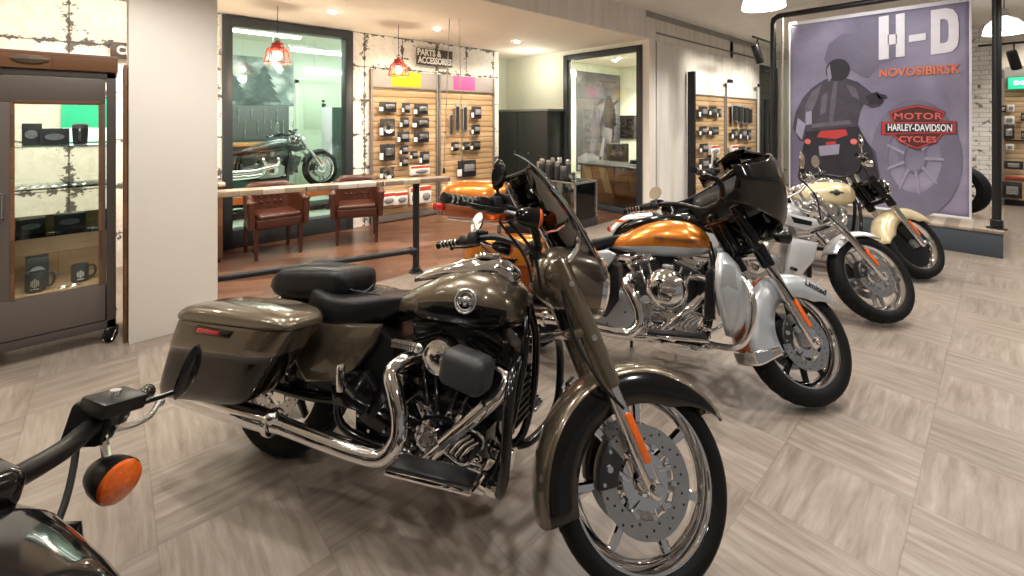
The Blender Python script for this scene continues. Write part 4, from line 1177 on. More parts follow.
# ================================================================ cream softail cruiser / black cruiser
def bike_cruiser(name, label, paint, nac, wheel, rk, cover, eng, bars, steer, ball=False, barm=None, tankm=None):
    b = Bike(name, label, 'motorcycle', wb=1.63, rf=.325, rr=.325, rake=rk, steer=steer)
    b.frame(1.17, .90, .22)
    b.wheel(False, wheel, .19, .23, chrome, black_gloss, (-1,))
    b.wheel(True, wheel, .14, .235, chrome, black_gloss, (1,) if wheel == 'disc' else (-1, 1), .145)
    b.fork(cover, (.40, .74), chrome, r_low=.030, yo=.115)
    b.fender('front_fender', b.C, .358, 42, 188, .088, lambda f: .12*min(1, .2+f*4, .2+(1-f)*6), paint, True)
    b.engine(.90, .335, *eng)
    st = [(.55, .775, .735, .03), (.62, .82, .705, .085), (.74, .875, .675, .130), (.90, .915, .660, .158), (1.04, .925, .665, .162), (1.13, .905, .690, .14), (1.18, .86, .72, .09), (1.195, .81, .76, .03)]
    b.tank(st, [paint], 0)
    con = [(.64, .85, .82, .02), (.72, .885, .84, .045), (.85, .935, .87, .058), (.98, .955, .88, .062), (1.08, .945, .88, .05), (1.13, .91, .88, .02)]
    b.tank(con, [chrome if not ball else black_gloss], 0, 'tank_console')
    for sg in (-1, 1):
        E = align((1.0, sg*.160, .80), (.05, sg, .16))
        em = MB().lathe([(.0001, .006), (.024, .006), (.030, .003), (.032, 0)], 28, E)
        for wg in (-1, 1):
            em.box((wg*.045, 0, .002), (.035, .016, .004), .001, E); em.box((wg*.038, .010, .002), (.03, .008, .004), .001, E)
        b.p('tank_emblem', em, gun)
        b.p('oil_tank', MB().prism([(.40, .46), (.58, .48), (.62, .62), (.52, .68), (.38, .64)], sg*.10, sg*.165, .03), black_gloss if ball else chrome)
        fbd = MB().box((1.0, sg*.31, .30), (.30, .10, .022), .009)
        b.p('floorboard', fbd, chrome)
    b.seat('seat', [(.66, .78, .74, .04), (.55, .76, .67, .11), (.42, .72, .62, .16), (.28, .72, .61, .17), (.18, .77, .63, .155), (.05, .785, .68, .13), (-.10, .77, .70, .11)], leather, flat=.9)
    b.fender('rear_fender', V((0, 0, b.rr)), .370, 18, 182, .112, lambda f: .11, paint)
    b.p('tail_lamp', MB().ball((-.37, 0, .50), .045, (.8, 1.2, .8)), red_lens)
    for dz in (0, .085):
        h = MB().tube([(.79+dz*3, -.08, .60), (.735+dz*3.6, -.18, .58), (.74+dz*3.2, -.225, .48), (.72+dz, -.24, .30+dz), (.58, -.25, .255+dz), (.2, -.265, .25+dz), (-.38, -.275, .25+dz)], [.021, .026, .028, .030, .033, .038, .040], 18, 6)
        b.p('exhaust_pipe', h, chrome if not ball else black_satin)
    ac = MB().lathe([(.0001, .06), (.05, .06), (.075, .05), (.088, .025), (.088, -.03)], 36, align((.90, -.19, .60), (0, -1, 0)))
    b.p('air_cleaner', ac, chrome if not ball else black_gloss)
    if not ball:
        b.headlight((1.475, 0, .875), .098, nac, depth=.16)
        nl = MB().box((1.36, 0, .90), (.12, .26, .13), .05, seg=4)
        b.p('headlight_nacelle', nl, nac, True)
    else:
        nacelle(b, nac, .0, .74, 1.75)
        nl = MB().box((1.20, 0, 1.03), (.10, .16, .07), .025, seg=4)
        b.p('gauge_pod', nl, nac, True)
    b.bars(*bars[0], **bars[1])
    ri = MB()
    P0 = V(bars[0][0][0])
    for sg in (-1, 1): ri.tube([(P0.x+.025, .05*sg, .90), (P0.x, .05*sg, P0.z)], .018, 12)
    b.p('handlebar_riser', ri, barm or chrome, True)
    b.cable([(1.0, .27, P0.z+.02), (1.13, .21, .92), (1.19, .14, .80)], .006, None, True)
    b.cable([(1.0, -.27, P0.z+.02), (1.13, -.21, .92), (1.19, -.14, .80)], .006, None, True)
    g = MB()
    return b


CT, ST = cos(R_(-42.2)), sin(R_(-42.2))
def cam2room(X, Y):
    """camera-aligned ground coordinates to room coordinates"""
    return (X*.7408 + Y*.6717, -X*.6717 + Y*.7408)
HEAD = -.3735 - R_(42.2)

A = bike_olive();  A.place(*cam2room(-1.098, 2.102), HEAD, .21)
B = bike_orange(); B.place(*cam2room(.075, 3.056), HEAD, .21)
Cc = bike_power('cruiser_motorcycle', 'silver low motorcycle with radiator shroud between the orange one and the cream one', cool_silver, silver_metal, silver_metal, .576, screen=True)
Cc.place(*cam2room(1.22, 4.06), HEAD, .19)
D = bike_cruiser('cruiser_motorcycle', 'cream motorcycle with black disc wheels parked nearest the banner platform', cream_paint, black_gloss, 'disc', 30, black_gloss,
                 (silver_metal, None, silver_metal, chrome, chrome),
                 (([(1.16, 0, .985), (1.155, -.10, 1.0), (1.10, -.22, 1.055), (1.02, -.29, 1.065), (.88, -.38, 1.03)], .0145, black_satin, rubber, chrome), dict(mirror=True, mirror_r=.058, pod=chrome, pod_off=(.06, 0, -.06), stem=(.0, .03, .15))), .576)
D.place(*cam2room(2.446, 4.973), HEAD, .20)
E = bike_cruiser('cruiser_motorcycle', 'glossy black motorcycle cut off by the frame, with bullet turn signal and black mirror', black_gloss, black_gloss, 'nine', 30, black_gloss,
                 (black_satin, None, black_gloss, black_gloss, black_gloss),
                 (([(1.19, 0, 1.02), (1.185, -.08, 1.025), (1.13, -.18, 1.02), (1.06, -.27, 1.02), (.93, -.45, 1.00)], .0185, black_satin, rubber, steel), dict(mirror=True, mirror_r=.048, pod=black_satin, pod_off=(.10, -.005, -.080), stem=(.0, .17, .035), mirror_m_back=black_gloss, perch=1.35)), .12, True, black_satin)
# put its left clutch perch where the photograph shows it
bpy.context.view_layer.update()
HEAD_E = R_(-26-42.2)
E.place(0, 0, HEAD_E, .20)
_pt = E.M @ V((1.06, .27, 1.02))
_pt = RZ(HEAD_E) @ RX(-.20) @ _pt
_tx, _ty = cam2room((97-512)/443*.93, .93)
E.place(_tx-_pt.x, _ty-_pt.y, HEAD_E, .20)
Fb = bike_power('cruiser_motorcycle', 'dark grey-green motorcycle on the workshop lift behind the window', green_grey, black_satin, silver_metal, .25)
Fb.place(1.14, 8.35, 0.0, 0.0, .36)
# ---------------------------------------------------------------- the showroom shell (x along the window wall, y towards it)
cream_wall = mat('cream_wall_paint', (.82, .78, .71), .75, var=.03, scale=3)
soffit_m = mat('beige_soffit_paint', (.86, .79, .69), .75, var=.03, scale=3)
pale_wall = mat('pale_office_paint', (.78, .80, .68), .75, var=.02, scale=3)
white_wall = mat('workshop_white_paint', (.76, .82, .72), .7, var=.02, scale=3)
ceil_m = mat('white_concrete_ceiling', (.80, .78, .74), .8, var=.08, scale=4)
plaster = streaked('streaked_plaster', (.82, .79, .74), (.72, .68, .62))
paper = wallpaper()
brick = brick_mat('white_painted_brick', (.80, .78, .74), (.42, .40, .37))
tile = floor_tiles()
redwood = planks('red_brown_floor_planks', [(.055, .024, .015), (.115, .052, .031), (.20, .10, .062)], .11, .8, .32, R_(28), coat=.25)
slat_m = planks('pine_slats', [(.42, .27, .14), (.53, .36, .20), (.62, .45, .28)], .095, 4.0, .45, axis='xz')
slat_m2 = planks('pine_slats_side', [(.50, .35, .19), (.62, .45, .27), (.71, .55, .36)], .095, 4.0, .45, axis='yz')
deck_m = planks('deck_boards', [(.16, .12, .09), (.30, .24, .18), (.44, .37, .29)], .12, 2.5, .5)
patch_m = planks('patchwork_wood', [(.09, .06, .045), (.40, .31, .22), (.72, .67, .58)], .16, .17, .4)
oak = planks('oak_veneer', [(.30, .17, .08), (.42, .26, .13), (.50, .32, .17)], .30, 1.5, .45, axis='xz')
walnut = planks('walnut_veneer', [(.10, .045, .022), (.17, .08, .04), (.22, .11, .055)], .2, 1.5, .4, axis='xz')
dark_frame = mat('charcoal_window_frame', (.030, .036, .042), .45)
frame_black = mat('black_pipe', (.016, .016, .017), .42, .3)
taupe = mat('taupe_lacquer', (.125, .105, .092), .42)
taupe_d = mat('dark_taupe_lacquer', (.075, .064, .058), .42)
grey_floor = mat('workshop_floor_paint', (.55, .62, .52), .35, var=.05, scale=2)
concrete = mat('grey_concrete', (.36, .35, .33), .8, var=.15, scale=6, bump=.3)

def slab(name, x0, x1, y0, y1, z0, z1, m, bev=0.0, kind='structure', parent=None):
    o = mesh(name, MB().box(((x0+x1)/2, (y0+y1)/2, (z0+z1)/2), (x1-x0, y1-y0, z1-z0), bev), m, parent, smooth=30 if bev else 0)
    if not parent: tag(o, kind=kind)
    return o

HC = 3.28     # main ceiling
HS = 2.86     # lowered ceiling over the customer area
slab('floor', -6, 14, -6.0, 4.06, -.10, 0, tile)
slab('floor_left', -6, .617, 4.06, 6.33, -.10, 0, tile)
slab('floor_wood', .617, 14, 4.06, 6.33, -.10, 0, redwood)
slab('floor_workshop', -3.0, 6.2, 6.33, 12.0, -.10, 0, grey_floor)
slab('floor_office', 6.2, 9.6, 6.33, 7.3, -.10, 0, redwood)
slab('ceiling', -6, 14, -6.0, 3.74, HC, HC+.1, ceil_m)
slab('ceiling_soffit', -6, 9.6, 3.74, 7.3, HS, HS+.5, soffit_m)
sof = mesh('trim_1', MB().box((1.7, 3.735, (HS+HC)/2), (15.4, .03, HC-HS+.02)), plaster, smooth=0); tag(sof, kind='structure')
# window wall: pieces round the workshop window
WX0, WX1, WZ0, WZ1 = 1.0, 2.60, .02, 2.84
slab('wall_back_left', -4.2, WX0, 6.33, 6.48, 0, HS, paper)
slab('wall_back_right', WX1, 5.40, 6.33, 6.48, 0, HS, paper)
slab('wall_recess_side', 5.36, 5.40, 6.48, 7.2, 0, HS, pale_wall)
slab('wall_recess_back', 5.36, 6.33, 7.15, 7.3, 0, HS, pale_wall)
slab('wall_office_front', 6.33, 6.43, 5.52, 7.15, 0, HS, pale_wall)
slab('wall_office_corner', 6.33, 6.55, 3.74, 3.92, 0, HS, cream_wall)
slab('wall_showroom_right', 6.53, 10.95, 3.74, 3.92, 0, HC, plaster)
slab('wall_office_back', 6.43, 9.4, 6.30, 6.45, 0, HS, pale_wall)
slab('wall_office_side', 9.30, 9.42, 3.92, 6.30, 0, HS, pale_wall)
slab('wall_left', -4.35, -4.2, -6, 6.48, 0, HC, cream_wall)
slab('wall_right', 12.35, 12.5, -6, 3.9, 0, HC, cream_wall)
slab('wall_brick', 11.6, 12.35, .03, 2.2, 0, HC, brick)
slab('wall_right_strip', 10.95, 11.1, 3.74, 3.92, 0, HC, cream_wall)
slab('column', .095, .617, 4.08, 4.60, 0, HS, cream_wall, .006)
slab('trim_2', .070, .090, 4.14, 4.5, 0, 1.96, walnut, .003)
# concrete ledge and duct high on the right wall
slab('trim_3', 6.5, 10.95, 3.715, 3.74, 2.955, 2.985, mat('dark_conduit', (.20, .19, .18), .5))
slab('trim_4', 6.2, 10.95, 3.70, 3.74, 3.19, HC, concrete)

# workshop behind the window
slab('wall_workshop_back', -3.0, 6.2, 10.9, 11.05, 0, 3.4, white_wall)
slab('wall_workshop_left', -3.1, -3.0, 6.48, 11, 0, 3.4, white_wall)
slab('wall_workshop_right', 5.20, 5.3, 7.3, 11, 0, 3.4, white_wall)
slab('ceiling_workshop', -3.0, 6.2, 6.48, 11, 3.3, 3.4, white_wall)

def window_frame(name, rects, parent_kind='structure', m=dark_frame):
    f = MB()
    for a in rects: f.box(*a, .004)
    return tag(mesh(name, f, m, smooth=30), kind='structure')

def bx(x0, x1, y0, y1, z0, z1):
    return (((x0+x1)/2, (y0+y1)/2, (z0+z1)/2), (x1-x0, y1-y0, z1-z0))

w1 = window_frame('window_1', [bx(WX0, WX0+.105, 6.28, 6.46, 0, WZ1), bx(WX1-.105, WX1, 6.28, 6.46, 0, WZ1), bx(WX0+.105, WX1-.105, 6.28, 6.46, WZ1-.10, WZ1), bx(WX0+.105, WX1-.105, 6.28, 6.46, 0, .22)])
mesh('window_pane', MB().box(*bx(WX0+.1, WX1-.1, 6.37, 6.376, .2, WZ1-.08)), clear_glass, w1, smooth=0)
w2 = window_frame('window_2', [bx(6.30, 6.42, 3.86, 3.96, 0, 2.78), bx(6.30, 6.42, 5.42, 5.52, 0, 2.78), bx(6.30, 6.42, 3.96, 5.42, 2.68, 2.78), bx(6.30, 6.42, 3.96, 5.42, 0, .08)])
mesh('window_pane', MB().box(*bx(6.355, 6.361, 3.94, 5.44, .06, 2.70)), clear_glass, w2, smooth=0)
slab('wall_over_office_window', 6.33, 6.43, 3.92, 5.52, 2.78, HS, pale_wall)
# dark framed glazed entrance beyond the right-hand display
d1 = window_frame('door_1', [bx(11.1, 11.2, 3.74, 3.88, 0, 2.86), bx(12.25, 12.35, 3.74, 3.88, 0, 2.86), bx(11.2, 12.25, 3.74, 3.88, 2.74, 2.86), bx(11.2, 12.25, 3.76, 3.86, 2.06, 2.16), bx(11.68, 11.78, 3.76, 3.86, 0, 2.08), bx(11.2, 11.68, 3.76, 3.86, 0, .25), bx(11.78, 12.25, 3.76, 3.86, 0, .25)])
mesh('door_pane', MB().box(*bx(11.18, 12.27, 3.80, 3.806, .2, 2.76)), clear_glass, d1, smooth=0)
slab('wall_over_entrance', 11.1, 12.35, 3.74, 3.92, 2.86, HC, plaster)
slab('floor_lobby', 9.6, 14, 4.06, 7.3, -.10, .0, redwood)
slab('wall_lobby', 9.6, 14, 7.2, 7.3, 0, HC, pale_wall)
slab('wall_lobby_side', 13.9, 14, 3.9, 7.3, 0, HC, pale_wall)
slab('ceiling_lobby', 9.42, 14, 3.92, 7.3, HC-.1, HC, ceil_m)

# ---------------------------------------------------------------- lights
warm = (1.0, .87, .72); neutral = (1.0, .95, .88); cool = (.90, 1.0, .93)
LK = .50
def light(kind, name, loc, power, col, size=.1, rot=(0, 0, 0), spot=None, size_y=None):
    l = bpy.data.lights.new(name, kind); l.energy = power*LK; l.color = col
    o = bpy.data.objects.new(name, l); COL.objects.link(o); o.location = loc; o.rotation_euler = rot
    if kind == 'AREA':
        l.size = size
        if size_y: l.shape = 'RECTANGLE'; l.size_y = size_y
    else: l.shadow_soft_size = size
    if spot: l.spot_size = R_(spot); l.spot_blend = .6
    return o

bulb_m = emit('lamp_glow', (1, .93, .82), 45)
def px2room(px, py, z):
    d = (z-1.57)*443/(120-py); X = (px-512)*d/443
    return (*cam2room(X, d), z)

dl = None
spots = [(333, 11), (437, 28), (517, 41), (577, 52)]
lab = ['recessed ceiling spotlight nearest the column, above the workshop window', 'recessed ceiling spotlight above the parts sign', 'recessed ceiling spotlight just right of the end of the print wall', 'recessed ceiling spotlight beside the office glass frame']
def downlight(x, y, z, label, group='recessed ceiling spotlights'):
    o = empty('ceiling_spotlight', (x, y, z), label=label, cat='ceiling light', group=group)
    mesh('rim', MB().lathe([(.048, -.002), (.062, -.006), (.066, 0), (.060, .006), (.046, .01)], 28), chrome, o)
    mesh('bulb', MB().ball((0, 0, -.006), .046, (1, 1, .55), 20, 10), bulb_m, o)
    return o
for (px, py), l_ in zip(spots, lab):
    x, y, z = px2room(px, py, HS)
    downlight(x, y, HS-.003, l_)
    light('SPOT', 'spot', (x, y, HS-.05), 150, warm, .05, spot=120)
for x, y in ((1.6, 4.6), (3.4, 4.6), (-1.2, 5.0), (-.2, 5.5), (-2.4, 5.2), (.55, 5.3), (4.5, 5.2)):
    light('SPOT', 'spot', (x, y, HS-.05), 165, warm, .05, spot=130)
for (px, py), l_ in zip([(595, 55), (615, 60), (642, 61)], ['office ceiling spotlight at the left of the glass', 'office ceiling spotlight above the tall office poster', 'office ceiling spotlight at the right of the glass']):
    x, y, z = px2room(px, py, HS)
    downlight(x, y, HS-.003, l_, 'office ceiling spotlights')
    light('SPOT', 'spot', (x, y, HS-.05), 280, (1, .95, .78), .05, spot=130)
# showroom lighting: rows of ceiling spots over the motorcycles
for x, y, p in ((.2, 2.9, 210), (1.6, 2.7, 230), (3.2, 2.6, 250), (4.8, 2.5, 260), (6.3, 2.4, 230), (.4, .9, 120), (2.0, .5, 230), (3.7, .5, 280), (5.5, .3, 290), (7.4, -.6, 280), (9.2, .6, 270),
                (-1.2, 2.2, 110), (-1.4, .4, 90), (1.4, -1.6, 230), (3.8, -1.6, 250), (6.2, -2.0, 260), (9.4, -2.6, 240), (-.6, 3.4, 120), (10.4, -.9, 200), (-2.2, 3.6, 130)):
    light('SPOT', 'ceiling_spot', (x, y, HC-.05), p, neutral, .09, spot=125)
for x in (7.7, 8.5, 9.4, 10.3):
    light('SPOT', 'wallwash', (x, 2.1, HC-.1), 300, (1, .92, .80), .06, rot=(R_(42), 0, 0), spot=75)  # unseen lamps added to brighten the accessory display
for x in (3.3, 4.2, 5.0):
    light('SPOT', 'wallwash', (x, 5.4, HS-.06), 85, (1, .88, .70), .06, rot=(R_(32), 0, 0), spot=95)
for x in (-1.5, -.5, .35):
    light('SPOT', 'wallwash', (x, 5.1, HS-.06), 60, (1, .90, .75), .06, rot=(R_(55), 0, 0), spot=110)  # unseen lamps added to brighten the left stretch of wallpaper
for y in (-.7, -2.2):
    light('SPOT', 'wallwash', (11.3, y, HC-.1), 120, (1, .9, .75), .06, rot=(0, R_(-35), 0), spot=100)
light('SPOT', 'banner_wash', (6.2, 1.2, HC-.08), 130, (1, .97, 1.0), .08, rot=(0, R_(-45), 0), spot=110)
light('POINT', 'recess', (5.75, 5.9, 2.5), 25, (1, .95, .82), .12)
light('AREA', 'office', (7.6, 5.2, HS-.04), 60, (1, .96, .82), .6)
light('POINT', 'lobby', (11.7, 5.5, 2.8), 500, (.95, 1, .85), .2)
W = bpy.data.worlds.new('world'); SC.world = W; W.use_nodes = True
W.node_tree.nodes['Background'].inputs[0].default_value = (1.0, .96, .92, 1); W.node_tree.nodes['Background'].inputs[1].default_value = .16

# workshop tubes
tube_m = emit('fluorescent_tube', (.93, 1, .94), 16)
def fluo(cx, cy, z, ln, ang, label):
    o = empty('fluorescent_lamp', (cx, cy, z), ang, label, 'ceiling lamp', 'workshop fluorescent lamps')
    mesh('tube', MB().tube([(-ln/2, 0, 0), (ln/2, 0, 0)], .032, 12), tube_m, o)
    mesh('housing', MB().prism([(-.07, .03), (.07, .03), (.04, .09), (-.04, .09)], -ln/2-.03, ln/2+.03, .006, 'yz'), white_plastic, o)
    mesh('hanger', MB().tube([(-ln*.4, 0, .08), (-ln*.4, 0, 3.3-z)], .005, 6).tube([(ln*.4, 0, .08), (ln*.4, 0, 3.3-z)], .005, 6), steel, o)
for i, (x, y, z, ln, a, l_) in enumerate([(1.35, 7.35, 2.86, 1.7, 0, 'long fluorescent lamp nearest the workshop window'), (.55, 8.4, 2.86, 1.3, 0, 'fluorescent lamp at the upper left inside the workshop'),
                                      (3.55, 8.7, 2.86, 2.2, 0, 'long fluorescent lamp right of the red pendant, inside the workshop'), (.95, 9.9, 2.80, 1.0, 0, 'short far fluorescent lamp at the left of the workshop'),
                                      (2.25, 8.9, 2.55, 1.9, R_(72), 'slanting fluorescent lamp hung across the workshop'), (4.05, 10.0, 2.62, 1.9, 0, 'far fluorescent lamp above the workshop door')]):
    fluo(x, y, z, ln, a, l_)
for x, y in ((.2, 8), (2.2, 7.6), (2.6, 9.6), (4.2, 8.6)):
    light('AREA', 'workshop', (x, y, 3.1), 50, cool, 1.2, size_y=.2)

# ---------------------------------------------------------------- camera
cam = bpy.data.cameras.new('camera'); co = bpy.data.objects.new('camera', cam); COL.objects.link(co)
co.location = (0, 0, 1.57); co.rotation_euler = (R_(90), 0, R_(-42.2))
cam.sensor_width = 36; cam.lens = 443/1024*36
cam.shift_y = -(288-120)/1024
cam.clip_start = .05
SC.camera = co
SC.view_settings.view_transform = 'Standard'; SC.view_settings.look = 'None'; SC.view_settings.gamma = 1; SC.view_settings.exposure = 0.22
SC.view_settings.use_curve_mapping = False
# ---------------------------------------------------------------- furniture and fittings
card_black = mat('black_card', (.020, .020, .022), .5)
card_white = mat('white_card', (.80, .80, .78), .55)
card_red = mat('red_card', (.55, .06, .03), .5)
card_grey = mat('grey_product_print', (.22, .22, .23), .45, scale=40, var=.5)
brown_leather = mat('brown_leather', (.065, .020, .011), .36, scale=160, bump=.2, var=.12)
dark_wood = mat('dark_red_wood', (.050, .016, .009), .35, coat=.4)

# ---- tub armchairs
def armchair(x, y, rz, label):
    o = empty('leather_armchair', (x, y, 0), rz, label, 'armchair', 'brown leather armchairs by the workshop window')
    # local: faces -y
    mesh('seat', MB().box((0, -.02, .40), (.50, .50, .13), .035, seg=3), brown_leather, o)
    cs = MB().box((0, -.06, .475), (.46, .44, .06), .028, seg=3)
    mesh('seat_cushion', cs, brown_leather, o)
    def shell(u, v, off):
        a = pi*u
        t = max(0, min(1, (abs(u-.5)-.22)/.28))
        h = .80 - .17*t**1.4
        px = -.275*cos(a)*(1 if True else 1); py = .22*sin(a)**.7 - .0
        if abs(cos(a)) > .86: py = .12 - .36*((abs(cos(a))-.86)/.14)
        n = V((-cos(a), max(0, sin(a)), 0))
        n = n.normalized() if n.length else V((1, 0, 0))
        z = .34 + (h-.34)*v
        return V((px, py, z)) + n*(off + .02*v)
    N, K = 40, 10
    rings = []
    for i in range(N+1):
        u = i/N; L = []
        for k in range(K+1): L.append(shell(u, k/K, .035))
        top = shell(u, 1, 0); 
        L.append(top + V((0, 0, .025)))
        for k in range(K, -1, -1):
            p = shell(u, k/K, -.035)
            L.append(p)
        rings.append(L)
    mesh('backrest', MB().loft(rings), brown_leather, o, smooth=60)
    bt = MB()
    for r in range(3):
        for q in range(5 - r % 2):
            u = .5 + (q-2+.5*(r % 2))*.095
            p = shell(u, .86-.17*r, -.037)
            bt.ball(p, .015, (1, 1, 1), 10, 6)
    mesh('tufting', bt, mat('dark_leather_buttons', (.05, .016, .010), .4), o)
    for sx in (-1, 1):
        rl = MB().tube([(sx*.285, -.262, .36), (sx*.290, -.266, .55), (sx*.290, -.266, .645)], .042, 14, 3, flat=.7)
        rl.ball((sx*.290, -.262, .645), .045, (1, .8, .7))
        mesh('arm_front', rl, brown_leather, o)
        for sy, lean in ((-.22, 0), (.18, .05)):
            lg = MB().loft([[V((sx*.235+a*w, sy+lean*(1-z/.36)+b*w, z)) for a, b in ((-1, -1), (1, -1), (1, 1), (-1, 1))] for z, w in ((.36, .025), (.18, .021), (0, .015))])
            mesh('leg', lg, dark_wood, o, smooth=0)
    return o
armchair(1.43, 5.80, R_(2), 'brown buttoned leather armchair directly below the motorcycle in the window')
armchair(2.40, 5.68, R_(-22), 'brown buttoned leather armchair beside the parts wall')

# ---- barrier rail
P0 = V((2.34, 4.056, 0)); P1 = V((.62, 4.47, 0)); dr = (P1-P0).normalized(); nr = V((-dr.y, dr.x, 0))
ra = empty('barrier_rail', P0, 0, 'black pipe barrier with a patchwork wooden top between floor and armchairs', 'railing')
q = P1-P0
mesh('post', MB().tube([(0, 0, 0), (0, 0, .92)], .034, 18), frame_black, ra)
fl = MB().lathe([(.0001, .014), (.07, .014), (.075, .008), (.075, 0)], 24)
fl.lathe([(.036, .014), (.044, .02), (.044, .05), (.036, .055)], 20)
for k in range(4): fl.lathe([(.0001, .022), (.008, .022), (.009, .014)], 8, T_(.056*cos(k*pi/2+.7), .056*sin(k*pi/2+.7), 0))
mesh('post_foot', fl, frame_black, ra)
lr = MB().tube([(0, 0, .225), q*.52+V((0, 0, .225)), q+V((0, 0, .225))], .029, 16)
lr.lathe([(.030, -.06), (.040, -.055), (.040, .055), (.030, .06)], 20, align(q*.52+V((0, 0, .225)), dr))
lr.lathe([(.030, -.05), (.042, -.045), (.042, .02)], 20, align(V((0, 0, .225))+dr*.04, dr))
mesh('lower_rail', lr, frame_black, ra)
tp = MB().box((0, 0, 0), (q.length+.34, .17, .045), .006, Matrix.Translation(q*.5 - dr*.17 + V((0, 0, .945))) @ RZ(math.atan2(dr.y, dr.x)))
mesh('wooden_top', tp, patch_m, ra, label if False else None) if False else mesh('wooden_top', tp, patch_m, ra)
mesh('end_post', MB().tube([(q.x, q.y, 0), (q.x, q.y, .92)], .034, 18), frame_black, ra)

# ---- display cabinet on castors
cab = empty('display_cabinet', (-.285, 4.46, 0), 0, 'tall grey-brown glazed display cabinet with walnut top on castors', 'cabinet')
CX0, CX1, CY0, CY1 = -.335, .315, -.23, .23
def cx(name, b, m, par=cab, bev=.003): return mesh(name, MB().box(*b, bev), m, par, smooth=30)
fr = MB()
for x in (CX0, CX1-.05):
    for y in (CY0, CY1-.05): fr.box(*bx(x, x+.05, y, y+.05, .10, 1.90), .004)
fr.box(*bx(CX0, CX1, CY0, CY1, .10, .16), .004); fr.box(*bx(CX0, CX1, CY0, CY1, 1.86, 1.905), .004)
mesh('cabinet_frame', fr, taupe_d, cab, smooth=30)
top = MB().prism([(CX0-.01, CY0-.015), (CX1+.01, CY0-.015), (CX1+.01, CY1+.01), (CX0-.01, CY1+.01)], 1.905, 2.02, .004, 'xy')
to = mesh('cabinet_top', top, walnut, cab, smooth=30)
bd = MB().prism([(-.10+.07*cos(a)*(1 if 1 else 1), 0+.028*math.copysign(abs(sin(a))**.7, sin(a))) for a in [2*pi*k/28 for k in range(28)]], CY0-.018, CY0-.024, .001, 'xz', M=T_(.0, 0, 1.965))
bd.box((-.10, CY0-.022, 1.965), (.17, .006, .018), .002)
mesh('badge', bd, mat('bronze_badge', (.20, .15, .11), .4, .7), to)
dm = MB()
gx0, gx1, gz0, gz1 = -.175, .232, .42, 1.685
DX0, DX1 = CX0+.055, CX1-.055
dm.box(*bx(DX0, DX1, CY0-.004, CY0+.02, .165, gz0), .003); dm.box(*bx(DX0, DX1, CY0-.004, CY0+.02, gz1, 1.855), .003)
dm.box(*bx(DX0, gx0, CY0-.004, CY0+.02, gz0, gz1), .003); dm.box(*bx(gx1, DX1, CY0-.004, CY0+.02, gz0, gz1), .003)
do = mesh('door', dm, taupe, cab, smooth=30)
db = MB()
for b_ in (bx(gx0, gx1, CY0-.008, CY0-.002, gz1-.012, gz1+.012), bx(gx0-.012, gx0+.008, CY0-.008, CY0-.002, gz0, gz1), bx(gx1-.008, gx1+.012, CY0-.008, CY0-.002, gz0, gz1)): db.box(*b_, .001)
mesh('door_bead', db, walnut, do, smooth=30)
mesh('door_pane', MB().box(*bx(gx0, gx1, CY0+.004, CY0+.010, gz0, gz1)), clear_glass, do, smooth=0)
mesh('door_handle', MB().tube([(gx0-.04, CY0-.004, .95), (gx0-.04, CY0-.035, .955), (gx0-.04, CY0-.035, 1.10), (gx0-.04, CY0-.004, 1.105)], .006, 10), steel, do)
cx('side_panel', bx(CX0+.01, CX0+.025, CY0+.05, CY1-.05, .16, 1.86), mat('slate_blue_lining', (.055, .07, .085), .5))
mesh('side_pane', MB().box(*bx(CX1-.03, CX1-.024, CY0+.05, CY1-.05, .42, 1.86)), clear_glass, cab, smooth=0)
cx('side_panel', bx(CX1-.035, CX1-.015, CY0+.05, CY1-.05, .16, .42), taupe)
cx('cabinet_base', bx(CX0+.02, CX1-.02, CY0+.01, CY1-.02, .40, .425), oak)
mesh('back_pane', MB().box(*bx(CX0+.05, CX1-.05, CY1-.02, CY1-.014, .88, 1.86)), clear_glass, cab, smooth=0)
cx('back_panel', bx(CX0+.05, CX1-.05, CY1-.025, CY1-.008, .16, .88), oak)
for z in (.800, 1.115, 1.395): mesh('glass_shelf', MB().box(*bx(CX0+.03, CX1-.04, CY0+.03, CY1-.03, z-.008, z), .001), green_glass, cab, smooth=0)
light('AREA', 'cabinet_fill', (-.285, 4.30, 1.85), 8, neutral, .5, size_y=.05)  # fill light added to brighten the cabinet, not one of its fittings
light('AREA', 'cabinet_fill', (-.285, 4.28, .785), 3.5, neutral, .5, size_y=.04)  # second added fill, under the third shelf
for x in (CX0+.04, CX1-.03):
    for y in (CY0+.03, CY1-.04):
        w = MB().lathe([(.0001, -.016), (.040, -.016), (.045, -.010), (.045, .010), (.040, .016), (.0001, .016)], 24, T_(x, y-.025, .045) @ RZ(R_(-30)) @ RY(pi/2))
        co_ = mesh('caster', w, rubber, cab)
        f_ = MB().prism([(-.045, .02), (.01, .09), (.03, .10), (.03, .085), (.02, .03)], -.036, .036, .004, 'yz', M=T_(x, y-.0, .0) @ RZ(R_(-30)))
        f_.lathe([(.0001, .025), (.022, .025), (.026, .02), (.026, 0)], 16, T_(x, y+.01, .082))
        mesh('caster_fork', f_, chrome, co_)

